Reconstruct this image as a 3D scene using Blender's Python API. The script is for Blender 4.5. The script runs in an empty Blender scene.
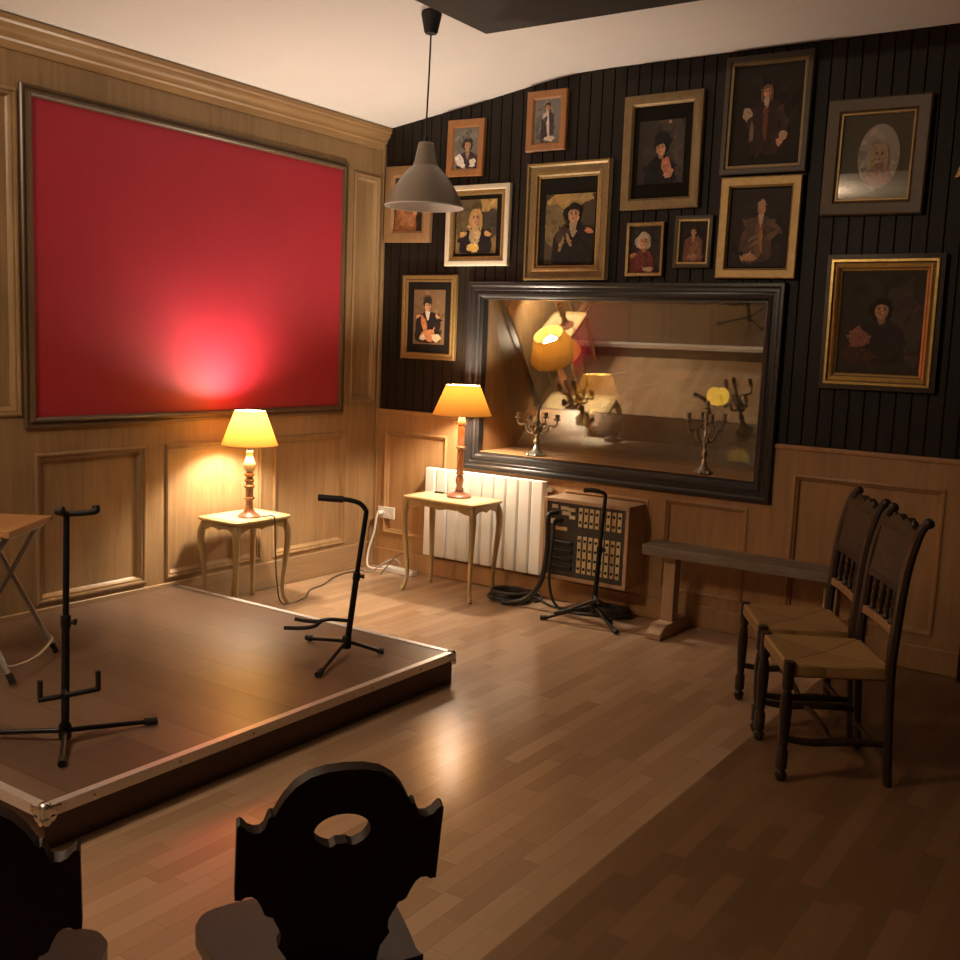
import bpy, bmesh, math, random
from mathutils import Vector, Matrix
from mathutils.geometry import tessellate_polygon
random.seed(7)
C = bpy.context.scene.collection
PI = math.pi

# ------------------------------------------------------------------ helpers
class MB:
    def __init__(s): s.v = []; s.f = []; s.m = []
    def add(s, vs, fs, mi=0):
        b = len(s.v); s.v += [tuple(v) for v in vs]
        for f in fs: s.f.append([b + i for i in f]); s.m.append(mi)
    def box(s, a, b, mi=0, M=None):
        x0, y0, z0 = a; x1, y1, z1 = b
        vs = [Vector(p) for p in ((x0,y0,z0),(x1,y0,z0),(x1,y1,z0),(x0,y1,z0),(x0,y0,z1),(x1,y0,z1),(x1,y1,z1),(x0,y1,z1))]
        if M: vs = [M @ v for v in vs]
        s.add(vs, [(0,3,2,1),(4,5,6,7),(0,1,5,4),(1,2,6,5),(2,3,7,6),(3,0,4,7)], mi)
        return s
    def tube(s, pts, r, seg=10, closed=False, mi=0, flat=None):
        pts = [Vector(p) for p in pts]; n = len(pts)
        rs = r if isinstance(r, (list, tuple)) else [r] * n
        rings = []; up = None
        for i, p in enumerate(pts):
            if closed: t = pts[(i+1) % n] - pts[i-1]
            else: t = pts[min(i+1, n-1)] - pts[max(i-1, 0)]
            t.normalize()
            if up is None:
                up = Vector((0,0,1)) if abs(t.z) < .9 else Vector((1,0,0))
            u = (up - t * up.dot(t))
            if u.length < 1e-4: u = t.orthogonal()
            u.normalize(); w = t.cross(u); up = u
            fu, fw = flat or (1, 1)
            rings.append([p + (u * math.cos(a) * fu + w * math.sin(a) * fw) * rs[i] for a in [2*PI*k/seg for k in range(seg)]])
        vs = [v for R in rings for v in R]; fs = []
        for i in range(n if closed else n-1):
            a, b = i*seg, ((i+1) % n)*seg
            for k in range(seg):
                k2 = (k+1) % seg
                fs.append((a+k, a+k2, b+k2, b+k))
        if not closed:
            fs.append(tuple(range(seg))[::-1]); fs.append(tuple((n-1)*seg + k for k in range(seg)))
        s.add(vs, fs, mi); return s
    def lathe(s, prof, seg=20, M=None, mi=0, cap=True):
        vs = []; fs = []
        for r, z in prof:
            for k in range(seg):
                a = 2*PI*k/seg; v = Vector((r*math.cos(a), r*math.sin(a), z)); vs.append(M @ v if M else v)
        for i in range(len(prof)-1):
            for k in range(seg):
                k2 = (k+1) % seg
                fs.append((i*seg+k, i*seg+k2, (i+1)*seg+k2, (i+1)*seg+k))
        if cap:
            fs.append(tuple(range(seg))[::-1]); fs.append(tuple((len(prof)-1)*seg+k for k in range(seg)))
        s.add(vs, fs, mi); return s
    def prism(s, outer, y0, y1, M=None, holes=(), mi=0):
        loops = [[Vector((u, 0, v)) for u, v in outer]] + [[Vector((u, 0, v)) for u, v in h] for h in holes]
        tris = tessellate_polygon(loops)
        flat = [p for L in loops for p in L]; n = len(flat)
        vs = [Vector((p.x, y0, p.z)) for p in flat] + [Vector((p.x, y1, p.z)) for p in flat]
        if M: vs = [M @ v for v in vs]
        fs = []
        for t in tris:
            a, b, c = t
            nn = (flat[b]-flat[a]).cross(flat[c]-flat[a])
            if nn.y > 0: a, b, c = c, b, a
            fs.append((a, b, c)); fs.append((c+n, b+n, a+n))
        o = 0
        for L in loops:
            m = len(L)
            for k in range(m):
                k2 = (k+1) % m; fs.append((o+k, o+k2, o+k2+n, o+k+n))
            o += m
        s.add(vs, fs, mi); return s
    def ring(s, u0, u1, v0, v1, prof, M, mi=0, mis=None):
        """mitred moulding round a rectangle; prof = (inset, height) pairs"""
        vs = []
        for i, h in prof:
            for u, v in ((u0+i, v0+i), (u1-i, v0+i), (u1-i, v1-i), (u0+i, v1-i)): vs.append(M(u, v, h))
        for k in range(len(prof)-1):
            fs = [(k*4+c, k*4+(c+1) % 4, (k+1)*4+(c+1) % 4, (k+1)*4+c) for c in range(4)]
            s.add([vs[j] for f in fs for j in f], [(4*q, 4*q+1, 4*q+2, 4*q+3) for q in range(4)], mis[k] if mis else mi)
        return s
    def build(s, name, mats, parent=None, bevel=0, smooth=35, loc=None, kind=None, seg=2, weld=True):
        me = bpy.data.meshes.new(name); me.from_pydata(s.v, [], s.f)
        mats = mats if isinstance(mats, (list, tuple)) else [mats]
        for m in mats: me.materials.append(m)
        for p, mi in zip(me.polygons, s.m): p.material_index = mi
        bm = bmesh.new(); bm.from_mesh(me)
        if weld: bmesh.ops.remove_doubles(bm, verts=bm.verts, dist=1e-5)
        bmesh.ops.recalc_face_normals(bm, faces=bm.faces)
        bm.to_mesh(me); bm.free()
        if smooth:
            for p in me.polygons: p.use_smooth = True
            me.set_sharp_from_angle(angle=math.radians(smooth))
        o = bpy.data.objects.new(name, me); C.objects.link(o)
        if parent: o.parent = parent
        if loc: o.location = loc
        if bevel:
            b = o.modifiers.new('edge', 'BEVEL'); b.width = bevel; b.segments = seg; b.limit_method = 'ANGLE'; b.angle_limit = math.radians(40)
            b.harden_normals = False
        if kind: o['kind'] = kind
        return o

def thing(name, label, cat, loc=(0,0,0), rz=0, group=None):
    o = bpy.data.objects.new(name, None); C.objects.link(o); o.empty_display_size = .1
    o.location = loc; o.rotation_euler = (0,0,rz); return tag(o, label, cat, group)
def tag(o, label, cat, group=None):
    o['label'] = label; o['category'] = cat; o['kind'] = 'thing'
    if group: o['group'] = group
    return o
def dup(root, loc, rz, label):
    def cp(o, par):
        c = o.copy(); C.objects.link(c); c.parent = par
        for ch in [x for x in bpy.data.objects if x.parent == o]: cp(ch, c)
        return c
    r = cp(root, None); r.location = loc; r.rotation_euler = (0,0,rz); r['label'] = label
    return r
def spline(P, n=6, closed=False):
    P = [Vector(p) for p in P]; out = []; m = len(P)
    for i in range(m if closed else m-1):
        g = lambda k: P[k % m] if closed else P[min(max(k, 0), m-1)]
        a, b, c, d = g(i-1), g(i), g(i+1), g(i+2)
        for k in range(n):
            t = k/n
            out.append(.5*((2*b) + (c-a)*t + (2*a-5*b+4*c-d)*t*t + (3*b-a-3*c+d)*t**3))
    if not closed: out.append(P[-1])
    return out
def spline2(P, n=5, closed=True):
    return [(v.x, v.y) for v in spline([(a, b, 0) for a, b in P], n, closed)]
def taper(pts, rs):
    """radii interpolated over a path"""
    n = len(pts); m = len(rs)-1; out = []
    for i in range(n):
        t = i/(n-1)*m; k = min(int(t), m-1); out.append(rs[k]+(rs[k+1]-rs[k])*(t-k))
    return out

# ------------------------------------------------------------------ materials
def srgb(r, g, b):
    f = lambda c: (c/255/12.92) if c/255 <= .04045 else ((c/255+.055)/1.055)**2.4
    return (f(r), f(g), f(b), 1)
def new_mat(name):
    m = bpy.data.materials.new(name); m.use_nodes = True
    nt = m.node_tree; b = nt.nodes['Principled BSDF']; return m, nt, b
def plain(name, col, rough=.5, metal=0, noise=.15, scale=30, bump=0, coat=0, spec=.5):
    m, nt, b = new_mat(name); N = nt.nodes; L = nt.links
    tc = N.new('ShaderNodeTexCoord'); nz = N.new('ShaderNodeTexNoise'); nz.inputs['Scale'].default_value = scale; nz.inputs['Detail'].default_value = 4
    L.new(tc.outputs['Object'], nz.inputs['Vector'])
    mx = N.new('ShaderNodeMix'); mx.data_type = 'RGBA'
    mx.inputs['A'].default_value = tuple(c*(1-noise) for c in col[:3])+(1,)
    mx.inputs['B'].default_value = tuple(min(1, c*(1+noise)) for c in col[:3])+(1,)
    L.new(nz.outputs['Fac'], mx.inputs['Factor']); L.new(mx.outputs['Result'], b.inputs['Base Color'])
    b.inputs['Roughness'].default_value = rough; b.inputs['Metallic'].default_value = metal
    b.inputs['Coat Weight'].default_value = coat; b.inputs['Specular IOR Level'].default_value = spec
    if bump:
        bp = N.new('ShaderNodeBump'); bp.inputs['Strength'].default_value = bump; bp.inputs['Distance'].default_value = .01
        L.new(nz.outputs['Fac'], bp.inputs['Height']); L.new(bp.outputs['Normal'], b.inputs['Normal'])
    return m
def wood(name, dark, light, grain='Z', rough=.45, scale=1, bump=.08, coat=0, contrast=1, gen='Object'):
    m, nt, b = new_mat(name); N = nt.nodes; L = nt.links
    tc = N.new('ShaderNodeTexCoord'); mp = N.new('ShaderNodeMapping')
    s = {'X': (1.2, 14, 14), 'Y': (14, 1.2, 14), 'Z': (14, 14, 1.2)}[grain]
    mp.inputs['Scale'].default_value = tuple(k*scale for k in s)
    L.new(tc.outputs[gen], mp.inputs['Vector'])
    n1 = N.new('ShaderNodeTexNoise'); n1.inputs['Scale'].default_value = 1.5; n1.inputs['Detail'].default_value = 8; n1.inputs['Roughness'].default_value = .65; n1.inputs['Distortion'].default_value = .6
    L.new(mp.outputs['Vector'], n1.inputs['Vector'])
    n2 = N.new('ShaderNodeTexNoise'); n2.inputs['Scale'].default_value = 1.7*scale; n2.inputs['Detail'].default_value = 3
    L.new(tc.outputs[gen], n2.inputs['Vector'])
    ad = N.new('ShaderNodeMath'); ad.operation = 'MULTIPLY_ADD'; ad.inputs[1].default_value = .45
    L.new(n2.outputs['Fac'], ad.inputs[0])
    ml = N.new('ShaderNodeMath'); ml.operation = 'MULTIPLY'; ml.inputs[1].default_value = .6; L.new(n1.outputs['Fac'], ml.inputs[0]); L.new(ml.outputs[0], ad.inputs[2])
    cr = N.new('ShaderNodeValToRGB'); cr.color_ramp.elements[0].position = .5-.2/contrast; cr.color_ramp.elements[1].position = .5+.22/contrast
    cr.color_ramp.elements[0].color = dark; cr.color_ramp.elements[1].color = light
    L.new(ad.outputs[0], cr.inputs['Fac']); L.new(cr.outputs['Color'], b.inputs['Base Color'])
    b.inputs['Roughness'].default_value = rough; b.inputs['Coat Weight'].default_value = coat
    bp = N.new('ShaderNodeBump'); bp.inputs['Strength'].default_value = bump; bp.inputs['Distance'].default_value = .004
    L.new(n1.outputs['Fac'], bp.inputs['Height']); L.new(bp.outputs['Normal'], b.inputs['Normal'])
    return m
def planks(name, cols, w, ln, along='Y', rough=.3, seam=.5, jitter=1, bevel_w=.02, rough_var=.1, coat=0, spec=.5):
    """boards: rows of width w, random end joints, random tint per board"""
    m, nt, b = new_mat(name); N = nt.nodes; L = nt.links
    tc = N.new('ShaderNodeTexCoord'); sp = N.new('ShaderNodeSeparateXYZ'); L.new(tc.outputs['Object'], sp.inputs[0])
    A, B = (sp.outputs['Y'], sp.outputs['X']) if along == 'Y' else (sp.outputs['X'], sp.outputs['Y'])
    def mt(op, a, b_=None, c=None):
        n = N.new('ShaderNodeMath'); n.operation = op
        for i, x in enumerate((a, b_, c)):
            if x is None: continue
            if isinstance(x, (int, float)): n.inputs[i].default_value = x
            else: L.new(x, n.inputs[i])
        return n.outputs[0]
    rw = mt('DIVIDE', B, w); row = mt('FLOOR', rw); fr = mt('FRACT', rw)
    wn = N.new('ShaderNodeTexWhiteNoise'); wn.noise_dimensions = '1D'; L.new(row, wn.inputs['W'])
    u = mt('ADD', mt('DIVIDE', A, ln), mt('MULTIPLY', wn.outputs['Value'], 7.3*jitter)); cell = mt('FLOOR', u); fu = mt('FRACT', u)
    cb = N.new('ShaderNodeCombineXYZ'); L.new(row, cb.inputs[0]); L.new(cell, cb.inputs[1])
    w2 = N.new('ShaderNodeTexWhiteNoise'); w2.noise_dimensions = '2D'; L.new(cb.outputs[0], w2.inputs['Vector'])
    # grain
    mp = N.new('ShaderNodeMapping'); mp.inputs['Scale'].default_value = (40, 2.5, 1) if along == 'Y' else (2.5, 40, 1)
    L.new(tc.outputs['Object'], mp.inputs['Vector'])
    av = N.new('ShaderNodeVectorMath'); av.operation = 'ADD'; L.new(mp.outputs[0], av.inputs[0]); L.new(w2.outputs['Color'], av.inputs[1])
    nz = N.new('ShaderNodeTexNoise'); nz.inputs['Scale'].default_value = 1.3; nz.inputs['Detail'].default_value = 6; L.new(av.outputs[0], nz.inputs['Vector'])
    f = mt('ADD', mt('MULTIPLY', w2.outputs['Value'], .7), mt('MULTIPLY', nz.outputs['Fac'], .3))
    cr = N.new('ShaderNodeValToRGB'); e = cr.color_ramp.elements
    e[0].position = .1; e[1].position = .9; e[0].color = cols[0]; e[1].color = cols[-1]
    for i, c in enumerate(cols[1:-1]): k = e.new(.1+.8*(i+1)/(len(cols)-1)); k.color = c
    L.new(f, cr.inputs['Fac'])
    # seams
    d1 = mt('MINIMUM', fr, mt('SUBTRACT', 1, fr)); d2 = mt('MULTIPLY', mt('MINIMUM', fu, mt('SUBTRACT', 1, fu)), ln/w)
    d = mt('MINIMUM', d1, d2); sm = mt('LESS_THAN', d, bevel_w)
    mx = N.new('ShaderNodeMix'); mx.data_type = 'RGBA'; mx.blend_type = 'MULTIPLY'; mx.inputs['B'].default_value = (seam, seam, seam, 1)
    L.new(sm, mx.inputs['Factor']); L.new(cr.outputs['Color'], mx.inputs['A']); L.new(mx.outputs['Result'], b.inputs['Base Color'])
    n3 = N.new('ShaderNodeTexNoise'); n3.inputs['Scale'].default_value = 2.2; n3.inputs['Detail'].default_value = 5; L.new(tc.outputs['Object'], n3.inputs['Vector'])
    L.new(mt('ADD', mt('MULTIPLY', n3.outputs['Fac'], rough_var), rough-rough_var/2), b.inputs['Roughness'])
    b.inputs['Coat Weight'].default_value = coat; b.inputs['Specular IOR Level'].default_value = spec
    return m
def shade_mat(name, col, trans, amount):
    m = bpy.data.materials.new(name); m.use_nodes = True; nt = m.node_tree; N = nt.nodes; L = nt.links
    for n in list(N): N.remove(n)
    o = N.new('ShaderNodeOutputMaterial'); mx = N.new('ShaderNodeMixShader'); d = N.new('ShaderNodeBsdfDiffuse'); t = N.new('ShaderNodeBsdfTranslucent')
    nz = N.new('ShaderNodeTexNoise'); nz.inputs['Scale'].default_value = 90; mxc = N.new('ShaderNodeMix'); mxc.data_type = 'RGBA'
    mxc.inputs['A'].default_value = tuple(c*.93 for c in trans[:3])+(1,); mxc.inputs['B'].default_value = trans
    L.new(nz.outputs['Fac'], mxc.inputs['Factor']); L.new(mxc.outputs['Result'], t.inputs['Color'])
    d.inputs['Color'].default_value = col; mx.inputs[0].default_value = amount
    L.new(d.outputs[0], mx.inputs[1]); L.new(t.outputs[0], mx.inputs[2]); L.new(mx.outputs[0], o.inputs['Surface'])
    return m
def emit_mat(name, col, st):
    m = bpy.data.materials.new(name); m.use_nodes = True; nt = m.node_tree; N = nt.nodes
    b = N['Principled BSDF']; b.inputs['Base Color'].default_value = col; b.inputs['Emission Color'].default_value = col; b.inputs['Emission Strength'].default_value = st
    return m
def pane_mat(name, refl, tint=(.95, .97, .95, 1)):
    m = bpy.data.materials.new(name); m.use_nodes = True; nt = m.node_tree; N = nt.nodes; L = nt.links
    for n in list(N): N.remove(n)
    o = N.new('ShaderNodeOutputMaterial'); mx = N.new('ShaderNodeMixShader'); g = N.new('ShaderNodeBsdfGlossy'); t = N.new('ShaderNodeBsdfTransparent')
    g.inputs['Roughness'].default_value = .0; g.inputs['Color'].default_value = (1, .96, .88, 1); t.inputs['Color'].default_value = tint
    mx.inputs[0].default_value = refl
    L.new(t.outputs[0], mx.inputs[1]); L.new(g.outputs[0], mx.inputs[2]); L.new(mx.outputs[0], o.inputs['Surface'])
    return m

M = {}
M['panel'] = wood('oak_panelling', (.19, .113, .050, 1), (.40, .255, .125, 1), 'Z', .42, 1, .06)
M['panel_x'] = wood('oak_rail', (.20, .125, .062, 1), (.40, .265, .145, 1), 'Y', .42, 1, .06)
M['wains'] = wood('pine_wainscot', (.25, .125, .048, 1), (.47, .275, .12, 1), 'Z', .45, 1, .06)
M['cornice'] = wood('cornice_wood', (.24, .13, .055, 1), (.42, .26, .12, 1), 'Y', .4, 1, .05)
M['frame_dk'] = wood('dark_moulding', (.07, .042, .02, 1), (.15, .09, .045, 1), 'Z', .35, 1, .05)
M['plaster'] = plain('white_plaster', (.80, .755, .73), .9, 0, .03, 6, .05)
M['black_board'] = wood('black_boards', (.008, .0056, .0038, 1), (.022, .0155, .0105, 1), 'Z', .5, 1, .15)
M['black_board'].node_tree.nodes['Principled BSDF'].inputs['Specular IOR Level'].default_value = .22
M['black_frame'] = wood('black_window_frame', (.012, .011, .011, 1), (.028, .025, .024, 1), 'X', .32, 1, .08)
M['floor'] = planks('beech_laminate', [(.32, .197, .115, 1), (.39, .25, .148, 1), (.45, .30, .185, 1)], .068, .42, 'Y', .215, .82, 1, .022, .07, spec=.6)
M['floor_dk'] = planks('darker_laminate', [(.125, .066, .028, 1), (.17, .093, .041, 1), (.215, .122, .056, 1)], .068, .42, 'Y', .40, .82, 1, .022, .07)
M['stage_top'] = planks('stage_boards', [(.088, .052, .035, 1), (.125, .076, .05, 1), (.165, .104, .07, 1)], .2, 1.25, 'X', .34, .4, 1, .012, .14)
M['stage_side'] = plain('stage_side_ply', (.075, .037, .023), .5, 0, .3, 12)
M['alu'] = plain('aluminium_edge', (.74, .71, .68), .36, .6, .12, 60, .05)
M['alu_worn'] = plain('steel_corner', (.70, .68, .66), .25, 1, .1, 80)
M['black_metal'] = plain('black_metal', (.012, .011, .011), .38, .3, .2, 40)
M['black_rubber'] = plain('black_rubber', (.012, .011, .010), .7, 0, .2, 40)
M['steel'] = plain('grey_steel_tube', (.42, .41, .39), .4, .4, .1, 40)
M['stool_wood'] = wood('stool_wood', (.30, .14, .05, 1), (.48, .25, .10, 1), 'X', .4, 1, .05)
M['table'] = wood('golden_table', (.30, .21, .09, 1), (.52, .39, .19, 1), 'X', .4, 1.6, .08)
M['table_leg'] = wood('gilded_leg', (.27, .18, .075, 1), (.48, .35, .16, 1), 'Z', .38, 1.6, .08)
M['table_inlay'] = plain('table_inlay', (.58, .49, .28), .35, 0, .4, 16)
M['lamp_wood'] = wood('lamp_wood', (.24, .10, .05, 1), (.42, .22, .12, 1), 'Z', .3, 2, .04, .3)
M['lamp_pale'] = plain('pale_lamp_paint', (.62, .48, .28), .35, 0, .12, 20)
M['lamp_base'] = plain('reddish_lamp_foot', (.33, .13, .085), .35, 0, .15, 30)
M['shade1'] = shade_mat('bright_yellow_shade', (.5, .3, .09, 1), (.55, .215, .035, 1), .10)
M['shade2'] = shade_mat('amber_shade', (.45, .24, .07, 1), (.42, .165, .022, 1), .052)
M['trim_tape'] = plain('shade_binding', (.75, .5, .18), .7, 0, .1, 40)
M['bulb'] = emit_mat('glowing_bulb', (1, .84, .6, 1), 60)
M['red'] = None
M['white_enamel'] = plain('white_radiator_enamel', (.80, .78, .71), .4, 0, .03, 20)
M['white_plastic'] = plain('white_plastic', (.78, .75, .68), .45, 0, .04, 20)
M['box_wood'] = wood('pale_ply_box', (.32, .2, .11, 1), (.48, .33, .2, 1), 'X', .55, 1.5, .05)
M['patch_face'] = plain('dark_grey_panel', (.055, .052, .048), .5, .2, .2, 30)
M['jack_strip'] = plain('cream_jack_strip', (.62, .53, .30), .5, 0, .1, 60)
M['hole'] = plain('jack_hole', (.006, .006, .006), .6, 0, .1, 60)
M['cable'] = plain('black_cable', (.018, .017, .016), .5, 0, .2, 40)
M['brown_cord'] = plain('brown_cord', (.10, .065, .035), .6, 0, .2, 40)
M['bench_top'] = wood('grey_worn_plank', (.10, .075, .052, 1), (.26, .21, .155, 1), 'X', .6, 1.4, .3)
M['bench_leg'] = wood('bench_post', (.30, .19, .11, 1), (.46, .31, .19, 1), 'Z', .55, 1, .1)
M['chair_wood'] = wood('dark_walnut', (.011, .006, .0035, 1), (.038, .02, .010, 1), 'Z', .35, 2, .1)
M['leather'] = plain('brown_leather', (.042, .027, .016), .55, 0, .35, 25, .25)
M['rush'] = None
M['board_chair'] = wood('near_black_oak', (.014, .007, .004, 1), (.036, .019, .011, 1), 'Z', .55, 2, .1)
M['board_chair'].node_tree.nodes['Principled BSDF'].inputs['Specular IOR Level'].default_value = .25
M['board_seat'] = wood('dark_seat_board', (.012, .008, .006, 1), (.03, .02, .014, 1), 'Y', .3, 2, .06)
M['pend_out'] = plain('grey_beige_enamel', (.30, .25, .20), .35, .1, .06, 10)
M['pend_in'] = plain('white_enamel_inside', (.75, .71, .68), .5, 0, .03, 10)
M['dark_panel'] = plain('black_fabric_panel', (.042, .032, .026), .85, 0, .15, 60)
M['pewter'] = plain('old_pewter', (.34, .31, .25), .35, .85, .35, 30, .1)
M['orange_frame'] = wood('orange_pine_frame', (.25, .10, .032, 1), (.40, .18, .06, 1), 'Z', .35, 2, .05)
M['brown_frame'] = wood('brown_pine_frame', (.24, .13, .055, 1), (.36, .21, .10, 1), 'Z', .4, 2, .05)
M['gold'] = plain('aged_gold_leaf', (.40, .27, .10), .35, .6, .35, 40, .15)
M['gold_mid'] = plain('brown_gold', (.28, .175, .06), .4, .5, .3, 40, .15)
M['gold_dull'] = plain('dull_gold', (.21, .14, .06), .45, .4, .3, 40, .15)
M['gold_bright'] = plain('bright_gold', (.55, .36, .11), .32, .7, .25, 40, .1)
M['umber_frame'] = plain('umber_frame', (.085, .052, .024), .45, .1, .3, 30, .1)
M['dark_wood_frame'] = plain('dark_frame', (.05, .033, .02), .45, .1, .3, 30, .1)
M['ivory'] = plain('ivory_paint', (.70, .62, .46), .5, 0, .1, 40)
M['black_mat'] = plain('black_mount', (.011, .008, .006), .8, 0, .2, 30, spec=.15)
M['olive_mat'] = plain('olive_mount', (.10, .08, .04), .6, 0, .2, 30)
M['wall_dark'] = wood('dark_room_wall', (.05, .03, .018, 1), (.10, .065, .04, 1), 'Z', .6, 1, .05)
M['control_wall'] = plain('control_room_wall', (.10, .085, .062), .8, 0, .2, 4)
M['sconce'] = plain('sconce_shade', (.5, .33, .17), .7, 0, .1, 30)

def red_fabric():
    m, nt, b = new_mat('red_fabric'); N = nt.nodes; L = nt.links
    tc = N.new('ShaderNodeTexCoord')
    n1 = N.new('ShaderNodeTexNoise'); n1.inputs['Scale'].default_value = 2.2; n1.inputs['Detail'].default_value = 3; L.new(tc.outputs['Object'], n1.inputs['Vector'])
    cr = N.new('ShaderNodeValToRGB'); cr.color_ramp.elements[0].color = (.33, .011, .026, 1); cr.color_ramp.elements[1].color = (.42, .017, .036, 1)
    L.new(n1.outputs['Fac'], cr.inputs['Fac']); L.new(cr.outputs['Color'], b.inputs['Base Color'])
    b.inputs['Roughness'].default_value = .55; b.inputs['Sheen Weight'].default_value = .12; b.inputs['Sheen Tint'].default_value = (1, .35, .4, 1)
    mp = N.new('ShaderNodeMapping'); mp.inputs['Scale'].default_value = (1, 1, .35); L.new(tc.outputs['Object'], mp.inputs['Vector'])
    n2 = N.new('ShaderNodeTexNoise'); n2.inputs['Scale'].default_value = 3.5; n2.inputs['Detail'].default_value = 2; L.new(mp.outputs[0], n2.inputs['Vector'])
    n3 = N.new('ShaderNodeTexNoise'); n3.inputs['Scale'].default_value = 400; L.new(tc.outputs['Object'], n3.inputs['Vector'])
    b1 = N.new('ShaderNodeBump'); b1.inputs['Strength'].default_value = .25; b1.inputs['Distance'].default_value = .02; L.new(n2.outputs['Fac'], b1.inputs['Height'])
    b2 = N.new('ShaderNodeBump'); b2.inputs['Strength'].default_value = .15; b2.inputs['Distance'].default_value = .002; L.new(n3.outputs['Fac'], b2.inputs['Height']); L.new(b1.outputs[0], b2.inputs['Normal'])
    L.new(b2.outputs[0], b.inputs['Normal']); return m
M['red'] = red_fabric()
def rush_mat():
    m, nt, b = new_mat('woven_rush'); N = nt.nodes; L = nt.links
    tc = N.new('ShaderNodeTexCoord'); sp = N.new('ShaderNodeSeparateXYZ'); L.new(tc.outputs['Object'], sp.inputs[0])
    def mt(op, a, b_):
        n = N.new('ShaderNodeMath'); n.operation = op
        for i, x in enumerate((a, b_)):
            if isinstance(x, (int, float)): n.inputs[i].default_value = x
            else: L.new(x, n.inputs[i])
        return n.outputs[0]
    ax = mt('ABSOLUTE', sp.outputs['X'], 0); ay = mt('ABSOLUTE', sp.outputs['Y'], 0)
    d = mt('MAXIMUM', ax, ay); st = mt('FRACT', mt('MULTIPLY', d, 95), 0); seam = mt('LESS_THAN', mt('ABSOLUTE', mt('SUBTRACT', ax, ay), 0), .004)
    cr = N.new('ShaderNodeValToRGB'); cr.color_ramp.elements[0].color = (.21, .12, .042, 1); cr.color_ramp.elements[1].color = (.40, .235, .085, 1); cr.color_ramp.elements[1].position = .4
    L.new(st, cr.inputs['Fac'])
    mx = N.new('ShaderNodeMix'); mx.data_type = 'RGBA'; mx.inputs['B'].default_value = (.10, .055, .02, 1); L.new(seam, mx.inputs['Factor']); L.new(cr.outputs['Color'], mx.inputs['A'])
    L.new(mx.outputs['Result'], b.inputs['Base Color']); b.inputs['Roughness'].default_value = .6
    bp = N.new('ShaderNodeBump'); bp.inputs['Strength'].default_value = .4; bp.inputs['Distance'].default_value = .004; L.new(st, bp.inputs['Height']); L.new(bp.outputs[0], b.inputs['Normal'])
    return m
M['rush'] = rush_mat()

# ------------------------------------------------------------------ the room
RX, RY = 6.4, -8.2
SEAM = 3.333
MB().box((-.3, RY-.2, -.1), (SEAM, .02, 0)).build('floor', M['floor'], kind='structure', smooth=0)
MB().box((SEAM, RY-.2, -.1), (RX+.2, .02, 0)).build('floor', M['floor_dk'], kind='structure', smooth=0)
# ceiling: slopes up from the left wall, then runs level; profile extruded along y
prof = [(-.3, 2.955), (0, 3.0), (.765, 3.112), (1.2, 3.182), (1.36, 3.206), (1.5, 3.219), (1.7, 3.225), (RX+.2, 3.24)]
mb = MB(); n = len(prof)
vs = [(x, RY-.2, z) for x, z in prof] + [(x, .1, z) for x, z in prof] + [(x, RY-.2, 3.55) for x, z in prof] + [(x, .1, 3.55) for x, z in prof]
fs = []
for i in range(n-1):
    fs += [(i, i+1, n+i+1, n+i), (2*n+i, 3*n+i, 3*n+i+1, 2*n+i+1), (i, 2*n+i, 2*n+i+1, i+1), (n+i, n+i+1, 3*n+i+1, 3*n+i)]
fs += [(0, n, 3*n, 2*n), (n-1, 3*n-1, 4*n-1, 2*n-1)]
mb.add(vs, fs); mb.build('ceiling', M['plaster'], kind='structure', smooth=20)

# left wall: frame-and-panel joinery
def panelled(mb, us, vs, panels, front, back, mapf):
    us = sorted(set(us + [p[0] for p in panels] + [p[1] for p in panels])); vs = sorted(set(vs + [p[2] for p in panels] + [p[3] for p in panels]))
    for a, b in zip(us, us[1:]):
        for c, d in zip(vs, vs[1:]):
            um, vm = (a+b)/2, (c+d)/2
            if any(p[0] < um < p[1] and p[2] < vm < p[3] for p in panels): continue
            mb.add([mapf(a, c, front), mapf(b, c, front), mapf(b, d, front), mapf(a, d, front)], [(0, 1, 2, 3)])
    for p in panels:
        q = [(p[0], p[2]), (p[1], p[2]), (p[1], p[3]), (p[0], p[3])]
        mb.add([mapf(u, v, back) for u, v in q], [(0, 1, 2, 3)])
        for k in range(4):
            (u, v), (u2, v2) = q[k], q[(k+1) % 4]
            mb.add([mapf(u, v, back), mapf(u2, v2, back), mapf(u2, v2, front), mapf(u, v, front)], [(0, 1, 2, 3)])
left_panels = [(-2.645, -2.0, .205, .95), (-1.84, -1.13, .205, .95), (-1.005, -.35, .205, .95), (-3.55, -2.93, .205, .95), (-4.4, -3.7, .205, .95),
               (-.305, -.065, 1.165, 2.67), (-3.55, -2.735, 1.165, 2.68), (-4.9, -3.7, 1.165, 2.68)]
Lw = lambda u, v, h: (h, u, v)
wl = MB().box((-.25, RY, 0), (-.03, 0, 3.0)).build('wall_left', M['panel'], kind='structure', smooth=0)
mb = MB(); panelled(mb, [RY, 0], [0, 2.95], left_panels, 0, -.02, Lw); mb.build('wall_panelling', M['panel'], wl, smooth=0)
bead = [(-.014, -.001), (-.013, .008), (-.004, .013), (.004, .010), (.007, .002), (.012, .004), (.018, .002), (.024, -.010), (.028, -.014), (.034, -.021)]
for p in left_panels: MB().ring(*p, bead, Lw).build('panel_moulding', M['panel'], wl, smooth=40)
# base of the panelling stands slightly proud
MB().box((-.02, RY, 0), (.012, -.02, .17)).build('base_board', M['panel_x'], wl, bevel=.005)
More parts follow.
